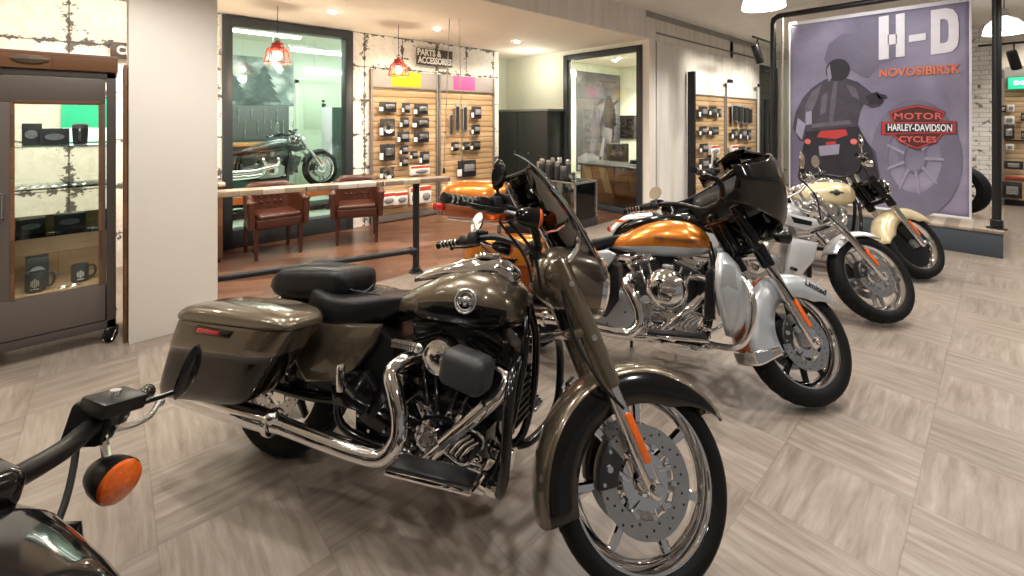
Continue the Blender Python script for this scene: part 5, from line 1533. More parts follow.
def local(x, y, z): return V((-.285+x, 4.46+y, z))
def mug(x, y, z, label, rz=0, s=1.0):
    o = empty('mug', local(x, y, z), rz, label, 'mug', 'black mugs in the display cabinet')
    mesh('cup', MB().lathe([(.0001, 0), (.034*s, 0), (.040*s, .006*s), (.041*s, .10*s), (.039*s, .103*s), (.036*s, .10*s), (.035*s, .01*s), (.0001, .008*s)], 28), card_black, o)
    mesh('handle', MB().tube([(.038*s, 0, .085*s), (.062*s, 0, .085*s), (.070*s, 0, .055*s), (.060*s, 0, .022*s), (.038*s, 0, .018*s)], .006*s, 8, 4), card_black, o)
    pr = MB()
    for k in range(5):
        pr.box((0, -.0425*s, .05*s), (.004*s, .002*s, (.05-.012*abs(k-2))*s), 0, RZ((k-2)*.16))
    pr.box((0, -.0425*s, .02*s), (.03*s, .002, .005*s), 0)
    mesh('print', pr, card_white, o)
    return o
mug(-.085, -.125, .426, 'black mug with white print at the left of the cabinet base', 0, 1.25)
mug(.125, -.06, .426, 'black mug with handle to the right on the cabinet base', .1, 1.15)
def gift(x, y, z, w, d, h, label, rz=0, oval=True):
    o = empty('gift_box', local(x, y, z), rz, label, 'box', 'black gift boxes in the display cabinet')
    mesh('carton', MB().box((0, 0, h/2), (w, d, h), .003), card_black, o, smooth=30)
    if oval:
        mesh('emblem', MB().prism([(w*.34*cos(2*pi*k/20), h*.5+h*.20*sin(2*pi*k/20)) for k in range(20)], -d/2-.001, -d/2-.003, 0, 'xz'), card_grey, o)
    return o
gift(-.09, .02, .426, .11, .09, .20, 'stacked black gift box behind the left mug', .1)
gift(-.115, -.02, .801, .135, .10, .10, 'black gift box at the left of the third glass shelf', .08)
gift(.075, .0, .801, .155, .10, .105, 'black gift box at the right of the third glass shelf', -.04)
gift(-.115, .03, 1.396, .09, .07, .15, 'square black gift box at the left of the top glass shelf', 0)
gift(.0, -.03, 1.396, .14, .07, .115, 'black gift box with oval emblem in the middle of the top glass shelf')
o = empty('travel_tumbler', local(.125, -.02, 1.396), 0, 'black and steel travel mug on the top glass shelf', 'mug')
mesh('cup', MB().lathe([(.0001, 0), (.034, 0), (.038, .01), (.043, .11), (.043, .115)], 24), card_black, o)
mesh('lid', MB().lathe([(.044, .115), (.044, .14), (.030, .148), (.0001, .148)], 24), steel, o)
mesh('handle', MB().tube([(.0, -.04, .11), (.0, -.075, .10), (.0, -.075, .04), (.0, -.037, .03)], .007, 8, 4), steel, o)
for i, (x, z, l_) in enumerate(((.045, .426, 'small folded key ring at the front of the cabinet base'), (.10, .426, 'small key ring beside the right mug'))):
    k = MB()
    k.lathe([(.018, .003), (.021, .006), (.024, .003), (.021, 0)], 20, Matrix(), ring=True); k.box((.03, 0, .004), (.03, .02, .006), .002)
    o = mesh('key_ring', k, steel, loc=local(x, -.16, z)); tag(o, l_, 'key ring', 'key rings in the cabinet')
pins = [(-.15+.05*i, 'row of steel pins') for i in range(7)]
for i, (x, _) in enumerate(pins):
    o = mesh('pin_badge', MB().prism([(.016*cos(a), .012*sin(a)*(1+.3*sin(3*a))) for a in [2*pi*k/14 for k in range(14)]], 0, .004, .001, 'xy').xf(RX(R_(35))), steel, loc=local(x, -.15+.01*(i % 2), 1.125))
    tag(o, 'small metal pin lying in the row on the second glass shelf', 'pin', 'metal pins on the second glass shelf')
for i, x in enumerate((-.02, .0, .17, .19)):
    o = mesh('key_fob', MB().prism([(.012*cos(a), .012*sin(a)) for a in [2*pi*k/12 for k in range(12)]], 0, .004, .001, 'xy').box((.02, 0, .003), (.02, .008, .004), .001), chrome, loc=local(x, -.12-.02*(i % 2), .802))
    tag(o, 'small chrome key fob lying on the third glass shelf', 'key fob', 'chrome key fobs on the third glass shelf')

# ---- signs on the print wall
def sign(x0, x1, z0, z1, y, lines, label, size):
    o = empty('wall_sign', ((x0+x1)/2, y, (z0+z1)/2), 0, label, 'sign')
    w, h = x1-x0, z1-z0
    mesh('board', MB().box((0, 0, 0), (w, .03, h), .003), mat('dark_brown_board', (.055, .036, .026), .5), o, smooth=30)
    br = MB()
    for sx in (-1, 1): br.box((sx*w*.3, .03, 0), (.03, .05, .03), .003)
    mesh('bracket', br, frame_black, o)
    for i, (t, sx, dx) in enumerate(lines):
        tm = text_mb(t, size, .002, sx, .005)
        tm.xf(T_(dx, -.018, h*(.23-.46*i) if len(lines) > 1 else 0) @ RX(pi/2))
        mesh('lettering', tm, card_white, o)
sign(3.62, 4.30, 2.46, 2.73, 6.26, [('PARTS &', .82, -.115), ('ACCESSORIES', .72, 0)], 'dark brown sign reading PARTS & ACCESSORIES above the slatted panels', .145)
sign(.0, .62, 2.22, 2.39, 6.26, [('CLOTHING', .85, 0)], 'dark brown sign mostly hidden behind the pale column', .12)

# ---- slatted product panels on the print wall
def slat_panel(name, x0, x1, z0, z1, y, header, label, group, div=None, m=slat_m):
    o = empty(name, ((x0+x1)/2, y, 0), 0, label, 'display panel', group)
    X0, X1 = x0-(x0+x1)/2, x1-(x0+x1)/2
    b = MB()
    n = int((z1-z0)/.095)
    for i in range(n):
        z = z0+i*.095
        b.box(*bx(X0+.02, X1-.02, -.035, 0, z+.004, z+.091), .004)
    b.box(*bx(X0+.02, X1-.02, -.012, .005, z0, z1))
    mesh('slatted_board', b, m, o, smooth=30)
    f = MB()
    for x in (X0, X1-.035): f.box(*bx(x, x+.035, -.06, .0, 0, z1+.27), .003)
    f.box(*bx(X0, X1, -.055, 0, z1-.005, z1+.02), .003); f.box(*bx(X0, X1, -.05, 0, .03, z0), .003)
    mesh('panel_frame', f, mat('grey_upright', (.22, .20, .18), .45, .3), o, smooth=30)
    h = MB().box(*bx(X0+.035, X1-.035, -.05, -.01, z1+.02, z1+.27), .002)
    ho = mesh('header_board', h, mat('grey_header', (.40, .36, .34), .5) if header else mat('white_header', (.80, .78, .74), .5), o, smooth=30)
    if header:
        cm, a, c = header
        mesh('header_card', MB().box(*bx(X0+(X1-X0)*a, X0+(X1-X0)*c, -.056, -.05, z1+.03, z1+.265), .001), cm, ho, smooth=30)
    return o
YP = 6.32
slat_panel('slat_panel', 2.86, 4.03, .12, 2.06, YP, (mat('yellow_card', (.80, .55, .02), .5), .28, .72), 'slatted wood panel with yellow header card, hung with packets', 'slatted panels on the print wall')
slat_panel('slat_panel', 4.05, 5.25, .12, 2.06, YP, (mat('pink_card', (.75, .10, .32), .5), .24, .62), 'slatted wood panel with pink header card, hung with long packets', 'slatted panels on the print wall')

def onv(px, py, v):
    r = (px-512)/443; Y = v/(.7408-r*.6717)
    return Y*(.7408*r+.6717), 1.57+(120-py)*Y/443, Y
KIND = {'b': 'black', 'w': 'white', 'r': 'red and white'}
n_pk = 0
def packet(px, py, w, h, style, label, v=YP-.10, group='packets hanging on the slatted panels'):
    x, z, Y = onv(px, py, v)
    k = Y/443*1.0
    # the wall is seen at about 48 degrees, so a horizontal run covers less of the picture
    r = (px-512)/443
    W = w*Y/443/(.7408-r*.6717)
    W *= 1.06; H = h*Y/443*1.12
    o = empty('product_packet', (x, v, z), 0, label, 'packet', group)
    if style == 'r':
        mesh('card', MB().box((0, 0, 0), (W, .06, H), .003), card_white, o, smooth=30)
        mesh('header_band', MB().box((0, -.031, H*.36), (W*.98, .004, H*.24), .001), card_red, o, smooth=30)
        mesh('product', MB().ball((W*.08, -.032, -H*.12), 1, (W*.34, .02, H*.24), 14, 8), card_grey, o)
    elif style == 'l':
        mesh('card', MB().box((0, .0, 0), (W, .01, H), .003), card_grey, o, smooth=30)
        mesh('product', MB().tube([(0, -.012, -H*.42), (0, -.016, H*.40)], W*.3, 10), card_black, o)
    else:
        mesh('card', MB().box((0, .0, 0), (W, .012, H), .003), card_black, o, smooth=30)
        mesh('price_tag', MB().box((-W*.42, -.010, -H*.22), (W*.24, .004, H*.40), .001), card_white, o, smooth=30)
        if style == 'o':
            mesh('product', MB().lathe([(W*.16, .0), (W*.30, .012), (W*.36, .02), (W*.38, .012), (W*.36, .0)], 24, align((W*.06, -.006, 0), (0, -1, 0)) , ring=True), steel, o)
        else:
            mesh('product', MB().box((W*.10, -.016, H*.04), (W*.55, .03, H*.42), .008), steel if style == 's' else card_grey, o, smooth=30)
    mesh('hook', MB().tube([(0, .055, H*.5+.015), (0, -.03, H*.5+.012), (0, -.045, H*.5+.022)], .003, 6), steel, o)
    return o
rows = [
 (388, 107, 16, 9, 's', 'flat black packet with steel strip, top left of the panel under the yellow card'),
 (406, 108, 7, 9, 'b', 'small square black packet in the top row under the yellow card'),
 (421, 109.5, 13, 9.5, 's', 'black packet with silver part, top right of the panel under the yellow card'),
 (387.5, 127.5, 14, 16, 'o', 'large black packet with a round chrome ring, second row'),
 (404.5, 122.5, 8, 9, 'b', 'small black packet in the second row beside the round ring packet'),
 (421, 123, 15, 9, 's', 'wide black packet in the second row, right of the small one'),
 (403.5, 137, 11, 10, 'b', 'black packet in the third row, middle of the left panel'),
 (421.5, 137, 14, 10, 's', 'wide black packet in the third row, right of the left panel'),
 (387.5, 152.5, 14, 15, 's', 'tall black packet in the fourth row, left edge'),
 (404, 150, 8, 8, 'b', 'small black packet in the fourth row, middle'),
 (414, 155, 7, 7, 'b', 'tiny packet in the fourth row beside the hanging black one'),
 (424.5, 157.5, 9, 11, 'b', 'black packet hanging lowest at the right of the fourth row'),
 (404, 162, 8, 8, 'b', 'small black packet under the fourth row, middle'),
 (387, 173, 13, 10, 'o', 'packet with a round ring just above the rail'),
 (419.5, 170, 18, 8, 'r', 'white packet with red band just above the rail'),
 (387, 199, 14, 11, 'r', 'white and red box on the left, just under the rail'),
 (400.5, 198, 12, 11, 'r', 'white and red box in the middle, just under the rail'),
 (412, 196, 4, 15, 'r', 'narrow white and red box beside the black rail post'),
 (424.5, 194, 11, 15, 'r', 'white and red box with black part, right of the rail post'),
]
for a in rows: packet(*a)
for a in [
 (457.3, 117.5, 4, 24, 'l', 'long thin packet, first of the pair under the pink card'),
 (465.0, 118.2, 4, 24, 'l', 'long thin packet, second of the pair under the pink card'),
 (451, 124, 3, 20, 'l', 'slim strip packet left of the two long packets'),
 (476.4, 112.5, 9, 11, 'b', 'black packet right of the two long packets'),
 (475.8, 129.5, 8, 9, 'b', 'small black packet in the second row of the right panel'),
 (455, 146.5, 7, 8, 'b', 'small packet at the left of the third row, right panel'),
 (466, 146, 7, 7, 's', 'small silver packet in the middle of the third row, right panel'),
 (475.5, 145.5, 9, 8, 's', 'silver packet at the right of the third row, right panel'),
 (467, 168.5, 17, 15, 'b', 'large black packet low on the right panel'),
]: packet(*a)

# ---- red cage pendants
cage_m = mat('red_cage_paint', (.40, .035, .022), .4)
def cage_pendant(px, py, d, label):
    X = (px-512)*d/443; z = 1.57+(120-py)*d/443
    x, y = cam2room(X, d)
    o = empty('cage_pendant', (x, y, z), 0, label, 'pendant lamp', 'red cage pendants over the armchairs')
    c = MB(); n = 10
    prof = [(.040, .125), (.055, .115), (.060, .075), (.105, .045), (.118, -.02), (.135, -.10)]
    for k in range(n):
        a = 2*pi*k/n
        c.tube([(r*cos(a), r*sin(a), h) for r, h in prof], .0055, 6, 3)
    for r, h in ((.055, .115), (.060, .075), (.108, .035), (.135, -.10)):
        c.lathe([(r-.006, h), (r, h+.006), (r+.006, h), (r, h-.006)], 32, ring=True)
    mesh('cage', c, cage_m, o)
    mesh('lamp_holder', MB().lathe([(.0001, .15), (.02, .15), (.028, .12), (.03, .04), (.0001, .035)], 20), mat('aged_copper', (.30, .10, .05), .4, .6), o)
    mesh('shade', MB().lathe([(.038, .128), (.058, .10), (.085, .055)], 28), cage_m, o, solid=.003)
    mesh('bulb', MB().ball((0, 0, -.02), .045, (1, 1, 1.15)), emit('bulb_glow', (1, .80, .55), 10), o)
    mesh('cord', MB().tube([(0, 0, .15), (0, 0, HS-z)], .004, 6), frame_black, o)
    mesh('ring', MB().lathe([(.022, 0), (.026, .004), (.030, 0), (.026, -.004)], 18, T_(0, 0, .16) @ RX(pi/2), ring=True), frame_black, o)
    light('POINT', 'pendant', (x, y, z-.16), 45, (1, .80, .58), .05)
cage_pendant(277.5, 54, 5.0, 'red wire cage pendant hanging in front of the workshop window')
cage_pendant(398.5, 68.5, 6.0, 'red wire cage pendant hanging in front of the yellow header card')

# ---- black two door cupboard in the recess
cb = empty('black_cupboard', (6.08, 6.30, 0), 0, 'large black two-door cupboard in the recess left of the office glass', 'cupboard')
cblk = mat('black_melamine', (.022, .027, .026), .35)
mesh('body', MB().box(*bx(-.21, .24, -.80, .80, .04, 1.73), .004), cblk, cb, smooth=30)
mesh('top', MB().box(*bx(-.235, .245, -.82, .82, 1.73, 1.775), .004), mat('grey_edge', (.16, .17, .16), .4), cb, smooth=30)
mesh('plinth', MB().box(*bx(-.18, .22, -.78, .78, 0, .045)), frame_black, cb, smooth=0)
for y0, y1 in ((-.795, -.012), (.012, .795)):
    d = mesh('door', MB().box(*bx(-.232, -.212, y0, y1, .06, 1.72), .004), cblk, cb, smooth=30)
    mesh('lock', MB().lathe([(.0001, .012), (.012, .012), (.014, 0)], 14, align((-.232, y0+.05 if y0 > 0 else y1-.05 - .25, .95), (-1, 0, 0))), steel, d)

# ---- glass counter with flasks
gt = empty('glass_counter', (5.15, 4.58, 0), 0, 'low glass counter with dark base holding flasks, in front of the office', 'counter')
X0, X1, Y0, Y1 = -.26, .26, -.52, .52
mesh('base', MB().box(*bx(X0, X1, Y0, Y1, 0, .12), .004), mat('dark_plinth', (.03, .03, .032), .4), gt, smooth=30)
for x in (X0+.015, X1-.015):
    for y in (Y0+.015, Y1-.015): mesh('post', MB().box(*bx(x-.013, x+.013, y-.013, y+.013, .12, .66), .002), steel, gt, smooth=30)
tf = MB()
for b_ in (bx(X0, X1, Y0, Y0+.026, .645, .67), bx(X0, X1, Y1-.026, Y1, .645, .67), bx(X0, X0+.026, Y0, Y1, .645, .67), bx(X1-.026, X1, Y0, Y1, .645, .67)): tf.box(*b_, .002)
mesh('top_frame', tf, steel, gt, smooth=30)
mesh('glass_top', MB().box(*bx(X0+.02, X1-.02, Y0+.02, Y1-.02, .658, .667)), green_glass, gt, smooth=0)
mesh('glass_shelf', MB().box(*bx(X0+.02, X1-.02, Y0+.02, Y1-.02, .35, .358)), green_glass, gt, smooth=0)
mesh('front_pane', MB().box(*bx(X0+.008, X0+.013, Y0+.03, Y1-.03, .12, .65)), clear_glass, gt, smooth=0)
mesh('side_pane', MB().box(*bx(X0+.03, X1-.03, Y0+.008, Y0+.013, .12, .65)), clear_glass, gt, smooth=0)
def flask(x, y, z, h, r, m, label, group, kind='flask', handle=False):
    h *= 1.22; r *= 1.12
    o = empty(kind, (5.15+x, 4.58+y, z), 0, label, kind, group)
    mesh('bottle', MB().lathe([(.0001, 0), (r*.9, 0), (r, .01), (r, h*.68), (r*.86, h*.74), (r*.80, h*.76)], 22), m, o)
    mesh('cap', MB().lathe([(r*.84, h*.755), (r*.86, h*.77), (r*.84, h*.96), (r*.70, h), (.0001, h)], 22), black_satin if m is not card_black else steel, o)
    if handle: mesh('handle', MB().tube([(0, -r*.95, h*.62), (0, -r*1.8, h*.58), (0, -r*1.8, h*.22), (0, -r*.95, h*.18)], .007, 8, 4), black_satin, o)
fl = [(-.08, .36, .27, .038, steel, 'tall steel flask at the far end of the glass counter top'), (-.12, .265, .24, .045, card_black, 'black flask next to the tall steel one on the counter top'), (.05, .20, .25, .036, card_black, 'slim black flask at the back of the counter top'),
      (-.10, .14, .23, .040, card_black, 'black flask in the middle of the counter top'), (.06, .06, .26, .040, card_black, 'tall black flask behind the middle of the counter top'), (-.09, -.03, .22, .036, card_black, 'black flask just past the middle of the counter top'),
      (.08, -.10, .24, .04, card_black, 'black flask at the back near the glass mugs'), (-.10, -.16, .17, .045, card_black, 'short black flask beside the glass mugs')]
for x, y, h, r, m, l_ in fl: flask(x, y, .668, h, r, m, l_, 'flasks on the counter top')
for i, (x, y) in enumerate(((-.05, -.28), (-.12, -.36))):
    o = empty('glass_mug', (5.15+x, 4.58+y, .668), 0, ['clear glass mug beside the short black flask', 'clear glass mug nearest the corner of the counter'][i], 'mug', 'glass mugs on the counter')
    mesh('cup', MB().lathe([(.0001, 0), (.036, 0), (.038, .01), (.038, .13), (.035, .13), (.034, .015), (.0001, .012)], 22), clear_glass, o)
    mesh('handle', MB().tube([(0, -.037, .11), (0, -.065, .10), (0, -.065, .04), (0, -.037, .03)], .006, 8, 4), clear_glass, o)
    mesh('print', MB().box((-.036, 0, .07), (.006, .04, .05), .002), card_grey, o)
for i in range(7):
    flask(-.1+.06*(i % 3), -.36+.115*i, .359, .16+.02*(i % 3), .036, card_black if i % 3 else card_grey, ['first', 'second', 'third', 'fourth', 'fifth', 'sixth', 'seventh'][i]+' flask from the near corner on the glass counter shelf', 'flasks on the counter shelf')
for i in range(3):
    flask(-.1+.05*i, -.38+.16*i, .121, .16, .034, card_grey if i else card_white, ['pale tumbler nearest the corner on the counter base', 'second tumbler on the counter base', 'third tumbler on the counter base'][i], 'tumblers on the counter base', 'tumbler')

# ---- two thin suspension wires with a hook rack over the glass counter aisle
for (a, b_), l_ in zip((((449.5, 0), (444, 168)), ((459, 0), (462.5, 160))), ('thin hanging wire, the left of the pair before the right slatted panel', 'thin hanging wire, the right of the pair before the right slatted panel')):
    d = 5.6
    xt, yt = cam2room((a[0]-512)*d/443, d); xb, yb = cam2room((b_[0]-512)*d/443, d)
    zb = 1.57+(120-b_[1])*d/443
    o = empty('hanging_wire', (xb, yb, zb), 0, l_, 'wire', 'hanging wires')
    mesh('strand', MB().tube([(0, 0, 0), (xt-xb, yt-yb, HS-zb)], .006, 8), steel, o)
    mesh('weight', MB().lathe([(.0001, .0), (.014, .0), (.016, .01), (.016, .06), (.006, .075)], 16, T_(0, 0, -.07)), frame_black, o)

# ---- office behind the glass
ds = empty('office_desk', (6.95, 4.70, 0), 0, 'dark office desk with diagonal wood strips on its front, behind the glass', 'desk')
deskm = mat('dark_desk', (.045, .048, .05), .3)
rust = planks('rust_veneer', [(.12, .045, .02), (.22, .085, .04), (.30, .13, .06)], .12, 2, .4, axis='yz')
mesh('desk_top', MB().box(*bx(-.36, .40, -.72, .72, .72, .76), .004), deskm, ds, smooth=30)
mesh('front_panel', MB().box(*bx(-.30, -.27, -.66, .66, .10, .72), .003), rust, ds, smooth=30)
mesh('plinth', MB().box(*bx(-.29, .36, -.66, .66, 0, .10), .003), deskm, ds, smooth=30)
for y in (-.69, .67): mesh('side_panel', MB().box(*bx(-.30, .36, y-.015, y+.015, 0, .72), .003), deskm, ds, smooth=30)
for yc in (.10, .46):
    sl = MB().prism([(yc+.15, .70), (yc+.0, .70), (yc-.14, .26), (yc+.01, .26)], -.30, -.315, .002, 'yz')
    mesh('wood_strip', sl, oak, ds, label if False else None) if False else mesh('wood_strip', sl, mat('light_oak', (.46, .30, .15), .45), ds, smooth=30)
oc_ = empty('office_chair', (7.80, 5.36, 0), R_(-60), 'black office chair behind the desk', 'chair')
mesh('backrest', MB().box((0, .22, .82), (.46, .07, .52), .035, seg=3), black_plastic, oc_)
mesh('seat', MB().box((0, 0, .47), (.48, .46, .08), .03, seg=3), black_plastic, oc_)
mesh('back_bar', MB().tube([(0, .05, .44), (0, .24, .46), (0, .25, .7)], .02, 10, 4), black_plastic, oc_)
mesh('column', MB().tube([(0, 0, .08), (0, 0, .45)], .028, 14), chrome, oc_)
for k in range(5):
    a = 2*pi*k/5
    lg = mesh('leg', MB().tube([(0, 0, .09), (.28*cos(a), .28*sin(a), .065)], [.022, .014], 8), black_plastic, oc_)
    mesh('caster', MB().ball((.28*cos(a), .28*sin(a), .03), .03, (1, .6, 1)), rubber, lg)
for i, (y, h, l_) in enumerate(((-.18, .14, 'dark document tray on the office desk'), (.02, .10, 'low dark printer on the office desk'))):
    o = mesh('desk_tray', MB().box((0, 0, h/2), (.26, .20, h*.35), .006).box((0, 0, h*.86), (.26, .20, h*.25), .006).box((-.11, -.08, h/2), (.02, .02, h), .002).box((.11, .08, h/2), (.02, .02, h), .002), black_plastic, loc=(6.95, 4.30+y, .761))
    tag(o, l_, 'desk tray')
tv = empty('wall_screen', (9.27, 6.02, 1.40), 0, 'black flat screen on the office side wall', 'screen')
mesh('casing', MB().box((0, 0, 0), (.05, .50, .56), .01), black_plastic, tv)
mesh('display', MB().box((-.027, 0, 0), (.004, .46, .50), .001), black_gloss, tv)
mesh('wall_bracket', MB().box((.03, 0, 0), (.03, .14, .14), .003), frame_black, tv)

# tall monochrome poster: riders on motorcycles (a plain generic picture)
ps = empty('office_poster', (8.45, 6.285, 1.55), 0, 'tall grey poster of motorcycles on the office back wall', 'poster')
mesh('panel', MB().box((0, 0, 0), (1.66, .02, 2.22), .003), photo_print('poster_sky', (.035, .03, .04), (.10, .09, .115), (.27, .25, .30), 1.2, 3), ps, smooth=30)
def flatshape(poly, dy, th=.003): return MB().prism(poly, dy, dy-th, 0, 'xz')
def circ(cx_, cz_, r, n=28, sx=1.0): return [(cx_+r*sx*cos(2*pi*k/n), cz_+r*sin(2*pi*k/n)) for k in range(n)]
def annulus(cx_, cz_, r0, r1, dy, sx=1.0, n=40):
    m_ = MB(); rr = []
    for k in range(n+1):
        a = 2*pi*k/n
        rr.append([V((cx_+r*sx*cos(a), dy, cz_+r*sin(a))) for r in (r0, r1)])
    return m_.loft(rr, 0, False, False, False)
pd = mat('poster_black', (.02, .018, .022), .5); pm = mat('poster_grey', (.075, .07, .08), .5, scale=8, var=.5); pl_ = mat('poster_light', (.24, .23, .26), .5, scale=8, var=.3)
mesh('picture', flatshape([(-.82, -1.0), (-.50, -1.05), (-.30, -.2), (-.22, .45), (-.40, .95), (-.60, 1.02), (-.82, .8)], -.011), pm, ps, smooth=0)
mesh('picture', annulus(.28, -.25, .40, .52, -.0125, .55).join(annulus(.28, .10, .2, .26, -.0125, .6)).join(flatshape([(.05, .05), (.2, .40), (.30, .62), (.45, .55), (.60, .3), (.66, -.1), (.5, -.2), (.2, -.15)], -.0125)), pd, ps, smooth=0)
mesh('picture', flatshape(circ(.36, .50, .10), -.016).join(flatshape([(-.15, .35), (.02, .52), (.2, .5), (.1, .42)], -.016)).join(flatshape([(.5, .42), (.72, .52), (.74, .46), (.55, .36)], -.016)), pd, ps, smooth=0)
mesh('picture', flatshape([(-.80, -1.08), (-.2, -1.08), (.1, -.85), (-.5, -.72), (-.8, -.8)], -.014).join(flatshape([(-.05, -.9), (.12, -.4), (.2, -.4), (.10, -.95)], -.014)), pl_, ps, smooth=0)

# ---- workshop interior
lf = empty('motorcycle_lift', (2.0, 8.35, 0), 0, 'orange edged motorcycle lift behind the workshop window', 'lift')
mesh('deck', MB().box(*bx(-1.3, 1.25, -.36, .36, .285, .355), .005), mat('galvanised_deck', (.55, .58, .54), .35, .6), lf, smooth=30)
ed = mat('orange_lift_paint', (.75, .16, .03), .4)
for y in (-.375, .375): mesh('side_rail', MB().box(*bx(-1.3, 1.25, y-.02, y+.02, .25, .36), .004), ed, lf, smooth=30)
mesh('base_frame', MB().box(*bx(-1.2, 1.15, -.30, .30, 0, .06), .005), black_satin, lf, smooth=30)
for y in (-.26, .26):
    mesh('scissor_arm', MB().tube([(-.9, y, .05), (.5, y, .27)], .03, 8), black_satin, lf); mesh('scissor_arm', MB().tube([(.5, y*.9, .05), (-.9, y*.9, .27)], .03, 8), black_satin, lf)
mesh('hose', MB().tube([(.8, -.42, .02), (1.15, -.5, .03), (1.35, -.45, .18), (1.45, -.42, .03)], .02, 8, 6), rubber, lf)
bn = empty('workbench', (1.55, 10.2, 0), 0, 'dark green workbench with orange edge and tools at the workshop back wall', 'workbench')
dg = mat('dark_green_cabinet', (.035, .075, .06), .4)
for i in range(4):
    d = mesh('drawer_unit', MB().box(*bx(-1.5+.68*i, -.84+.68*i, -.3, .3, 0, 1.06), .006), dg, bn, smooth=30)
    for z in (.25, .5, .75, .95): mesh('drawer_pull', MB().box((-1.17+.68*i, -.305, z), (.4, .02, .02), .004), steel, d, smooth=30)
mesh('worktop', MB().box(*bx(-1.55, 1.3, -.36, .32, 1.06, 1.11), .005), mat('orange_wood_top', (.60, .28, .10), .4), bn, smooth=30)
tbd = empty('hanging_tool_board', (2.0, 10.86, 1.13), 0, 'grey tool board above the workbench', 'tool board')
mesh('board', MB().box(*bx(-1.4, 1.0, -.02, .02, 0, .75), .003), mat('grey_tool_board', (.13, .15, .145), .5), tbd, smooth=30)
for i in range(18):
    x = -1.25+.125*i; h = .16+.11*((i*7) % 3)
    t = MB().tube([(0, 0, 0), (0, 0, -h)], .009, 8)
    t.lathe([(.014, .008), (.024, .008), (.024, -.008), (.014, -.008)], 14, align((0, 0, .015), (0, 1, 0)), ring=True)
    t.lathe([(.012, 0), (.016, -.02), (.012, -.09)], 10, T_(0, 0, -h*.5))
    o = mesh('spanner', t, steel, loc=(2.0+x, 10.825, 1.78-.24*(i % 2)))
    tag(o, 'steel spanner hanging on the grey tool board', 'spanner', 'spanners on the tool board')
mural = empty('snow_mural', (1.56, 10.88, 2.42), 0, 'pale mural of snowy trees over the tool board', 'mural')
mesh('panel', MB().box((0, 0, 0), (3.1, .02, 1.05), .003), photo_print('snow_trees', (.07, .10, .09), (.30, .36, .34), (.75, .80, .77), 2.6, 1), mural, smooth=30)
tr_m = mat('mural_tree', (.10, .13, .125), .6, scale=9, var=.6); bl_m = mat('mural_blue', (.20, .32, .52), .6, scale=6, var=.3)
for (x, h) in ((-1.2, .4), (-.3, .75), (.35, .62), (.95, .85)):
    sh = [(x, -.5+h)]
    for k in range(5):
        sh += [(x+.06*(k+1)+.05, -.5+h*(1-(k+1)/5)+.03), (x+.05*(k+1), -.5+h*(1-(k+1)/5)+.05)]
    sh = sh + [(2*x-p[0], p[1]) for p in sh[::-1][:-1]]
    mesh('tree_print', flatshape(sh, -.011), tr_m, mural, smooth=0)
mesh('hill_print', flatshape([(-1.5, -.5), (-.7, -.5), (-.75, -.25), (-1.1, -.15), (-1.5, -.22)], -.013), bl_m, mural, smooth=0)
dr_ = empty('workshop_door', (3.76, 10.88, 0), 0, 'pale green workshop door with a small dark sign', 'door')
gm = mat('pale_green_door', (.58, .68, .52), .5)
mesh('frame', MB().box(*bx(-.62, -.54, -.03, .03, 0, 2.5), .004).box(*bx(.54, .62, -.03, .03, 0, 2.5), .004).box(*bx(-.62, .62, -.03, .03, 2.42, 2.5), .004), mat('door_trim', (.62, .70, .56), .5), dr_, smooth=30)
mesh('leaf', MB().box(*bx(-.54, .54, -.02, .01, 0, 2.42), .003).box(*bx(-.44, .44, -.03, -.02, 1.35, 2.3), .006).box(*bx(-.44, -.03, -.03, -.02, .12, 1.2), .006).box(*bx(.03, .44, -.03, -.02, .12, 1.2), .006), gm, dr_, smooth=30)
mesh('door_handle', MB().tube([(-.44, -.03, 1.02), (-.44, -.08, 1.02), (-.32, -.08, 1.02)], .011, 8), steel, dr_)
sgn = MB().prism(circ(0, 2.02, .035), -.032, -.036, 0, 'xz'); sgn.box((0, -.034, 1.92), (.07, .006, .09), .002); sgn.box((.05, -.034, 1.93), (.03, .006, .05), .002)
mesh('sign', sgn, card_black, dr_)
lk = empty('workshop_cabinet', (3.62, 9.4, 0), 0, 'tall dark green cabinet at the right edge of the workshop window', 'cabinet')
mesh('body', MB().box(*bx(-.28, .28, -.28, .28, .04, 1.83), .006), dg, lk, smooth=30)
mesh('side_lining', MB().box(*bx(-.30, -.28, -.28, .28, .04, 1.83), .003), white_plastic, lk, smooth=30)
mesh('door', MB().box(*bx(-.27, .27, -.30, -.28, .06, 1.82), .004), dg, lk, smooth=30)
mesh('handle', MB().tube([(.0, -.30, .25), (.0, -.325, .25), (.0, -.325, 1.75), (.0, -.30, 1.75)], .008, 8), white_plastic, lk)
vt = MB()
for k in range(6): vt.box((.11, -.303, .50+.05*k), (.10, .006, .018), .002)
mesh('vent', vt, steel, lk)

# small wooden counter end beside the workshop window
wc = empty('wooden_counter', (.62, 5.98, 0), 0, 'dark wooden counter end between the column and the window', 'counter')
mesh('body', MB().box(*bx(-.30, .30, -.22, .26, .05, .84), .006), walnut, wc, smooth=30)
mesh('worktop', MB().box(*bx(-.32, .32, -.25, .28, .84, .88), .006), patch_m, wc, smooth=30)
mesh('plinth', MB().box(*bx(-.28, .28, -.19, .24, 0, .05)), frame_black, wc, smooth=0)
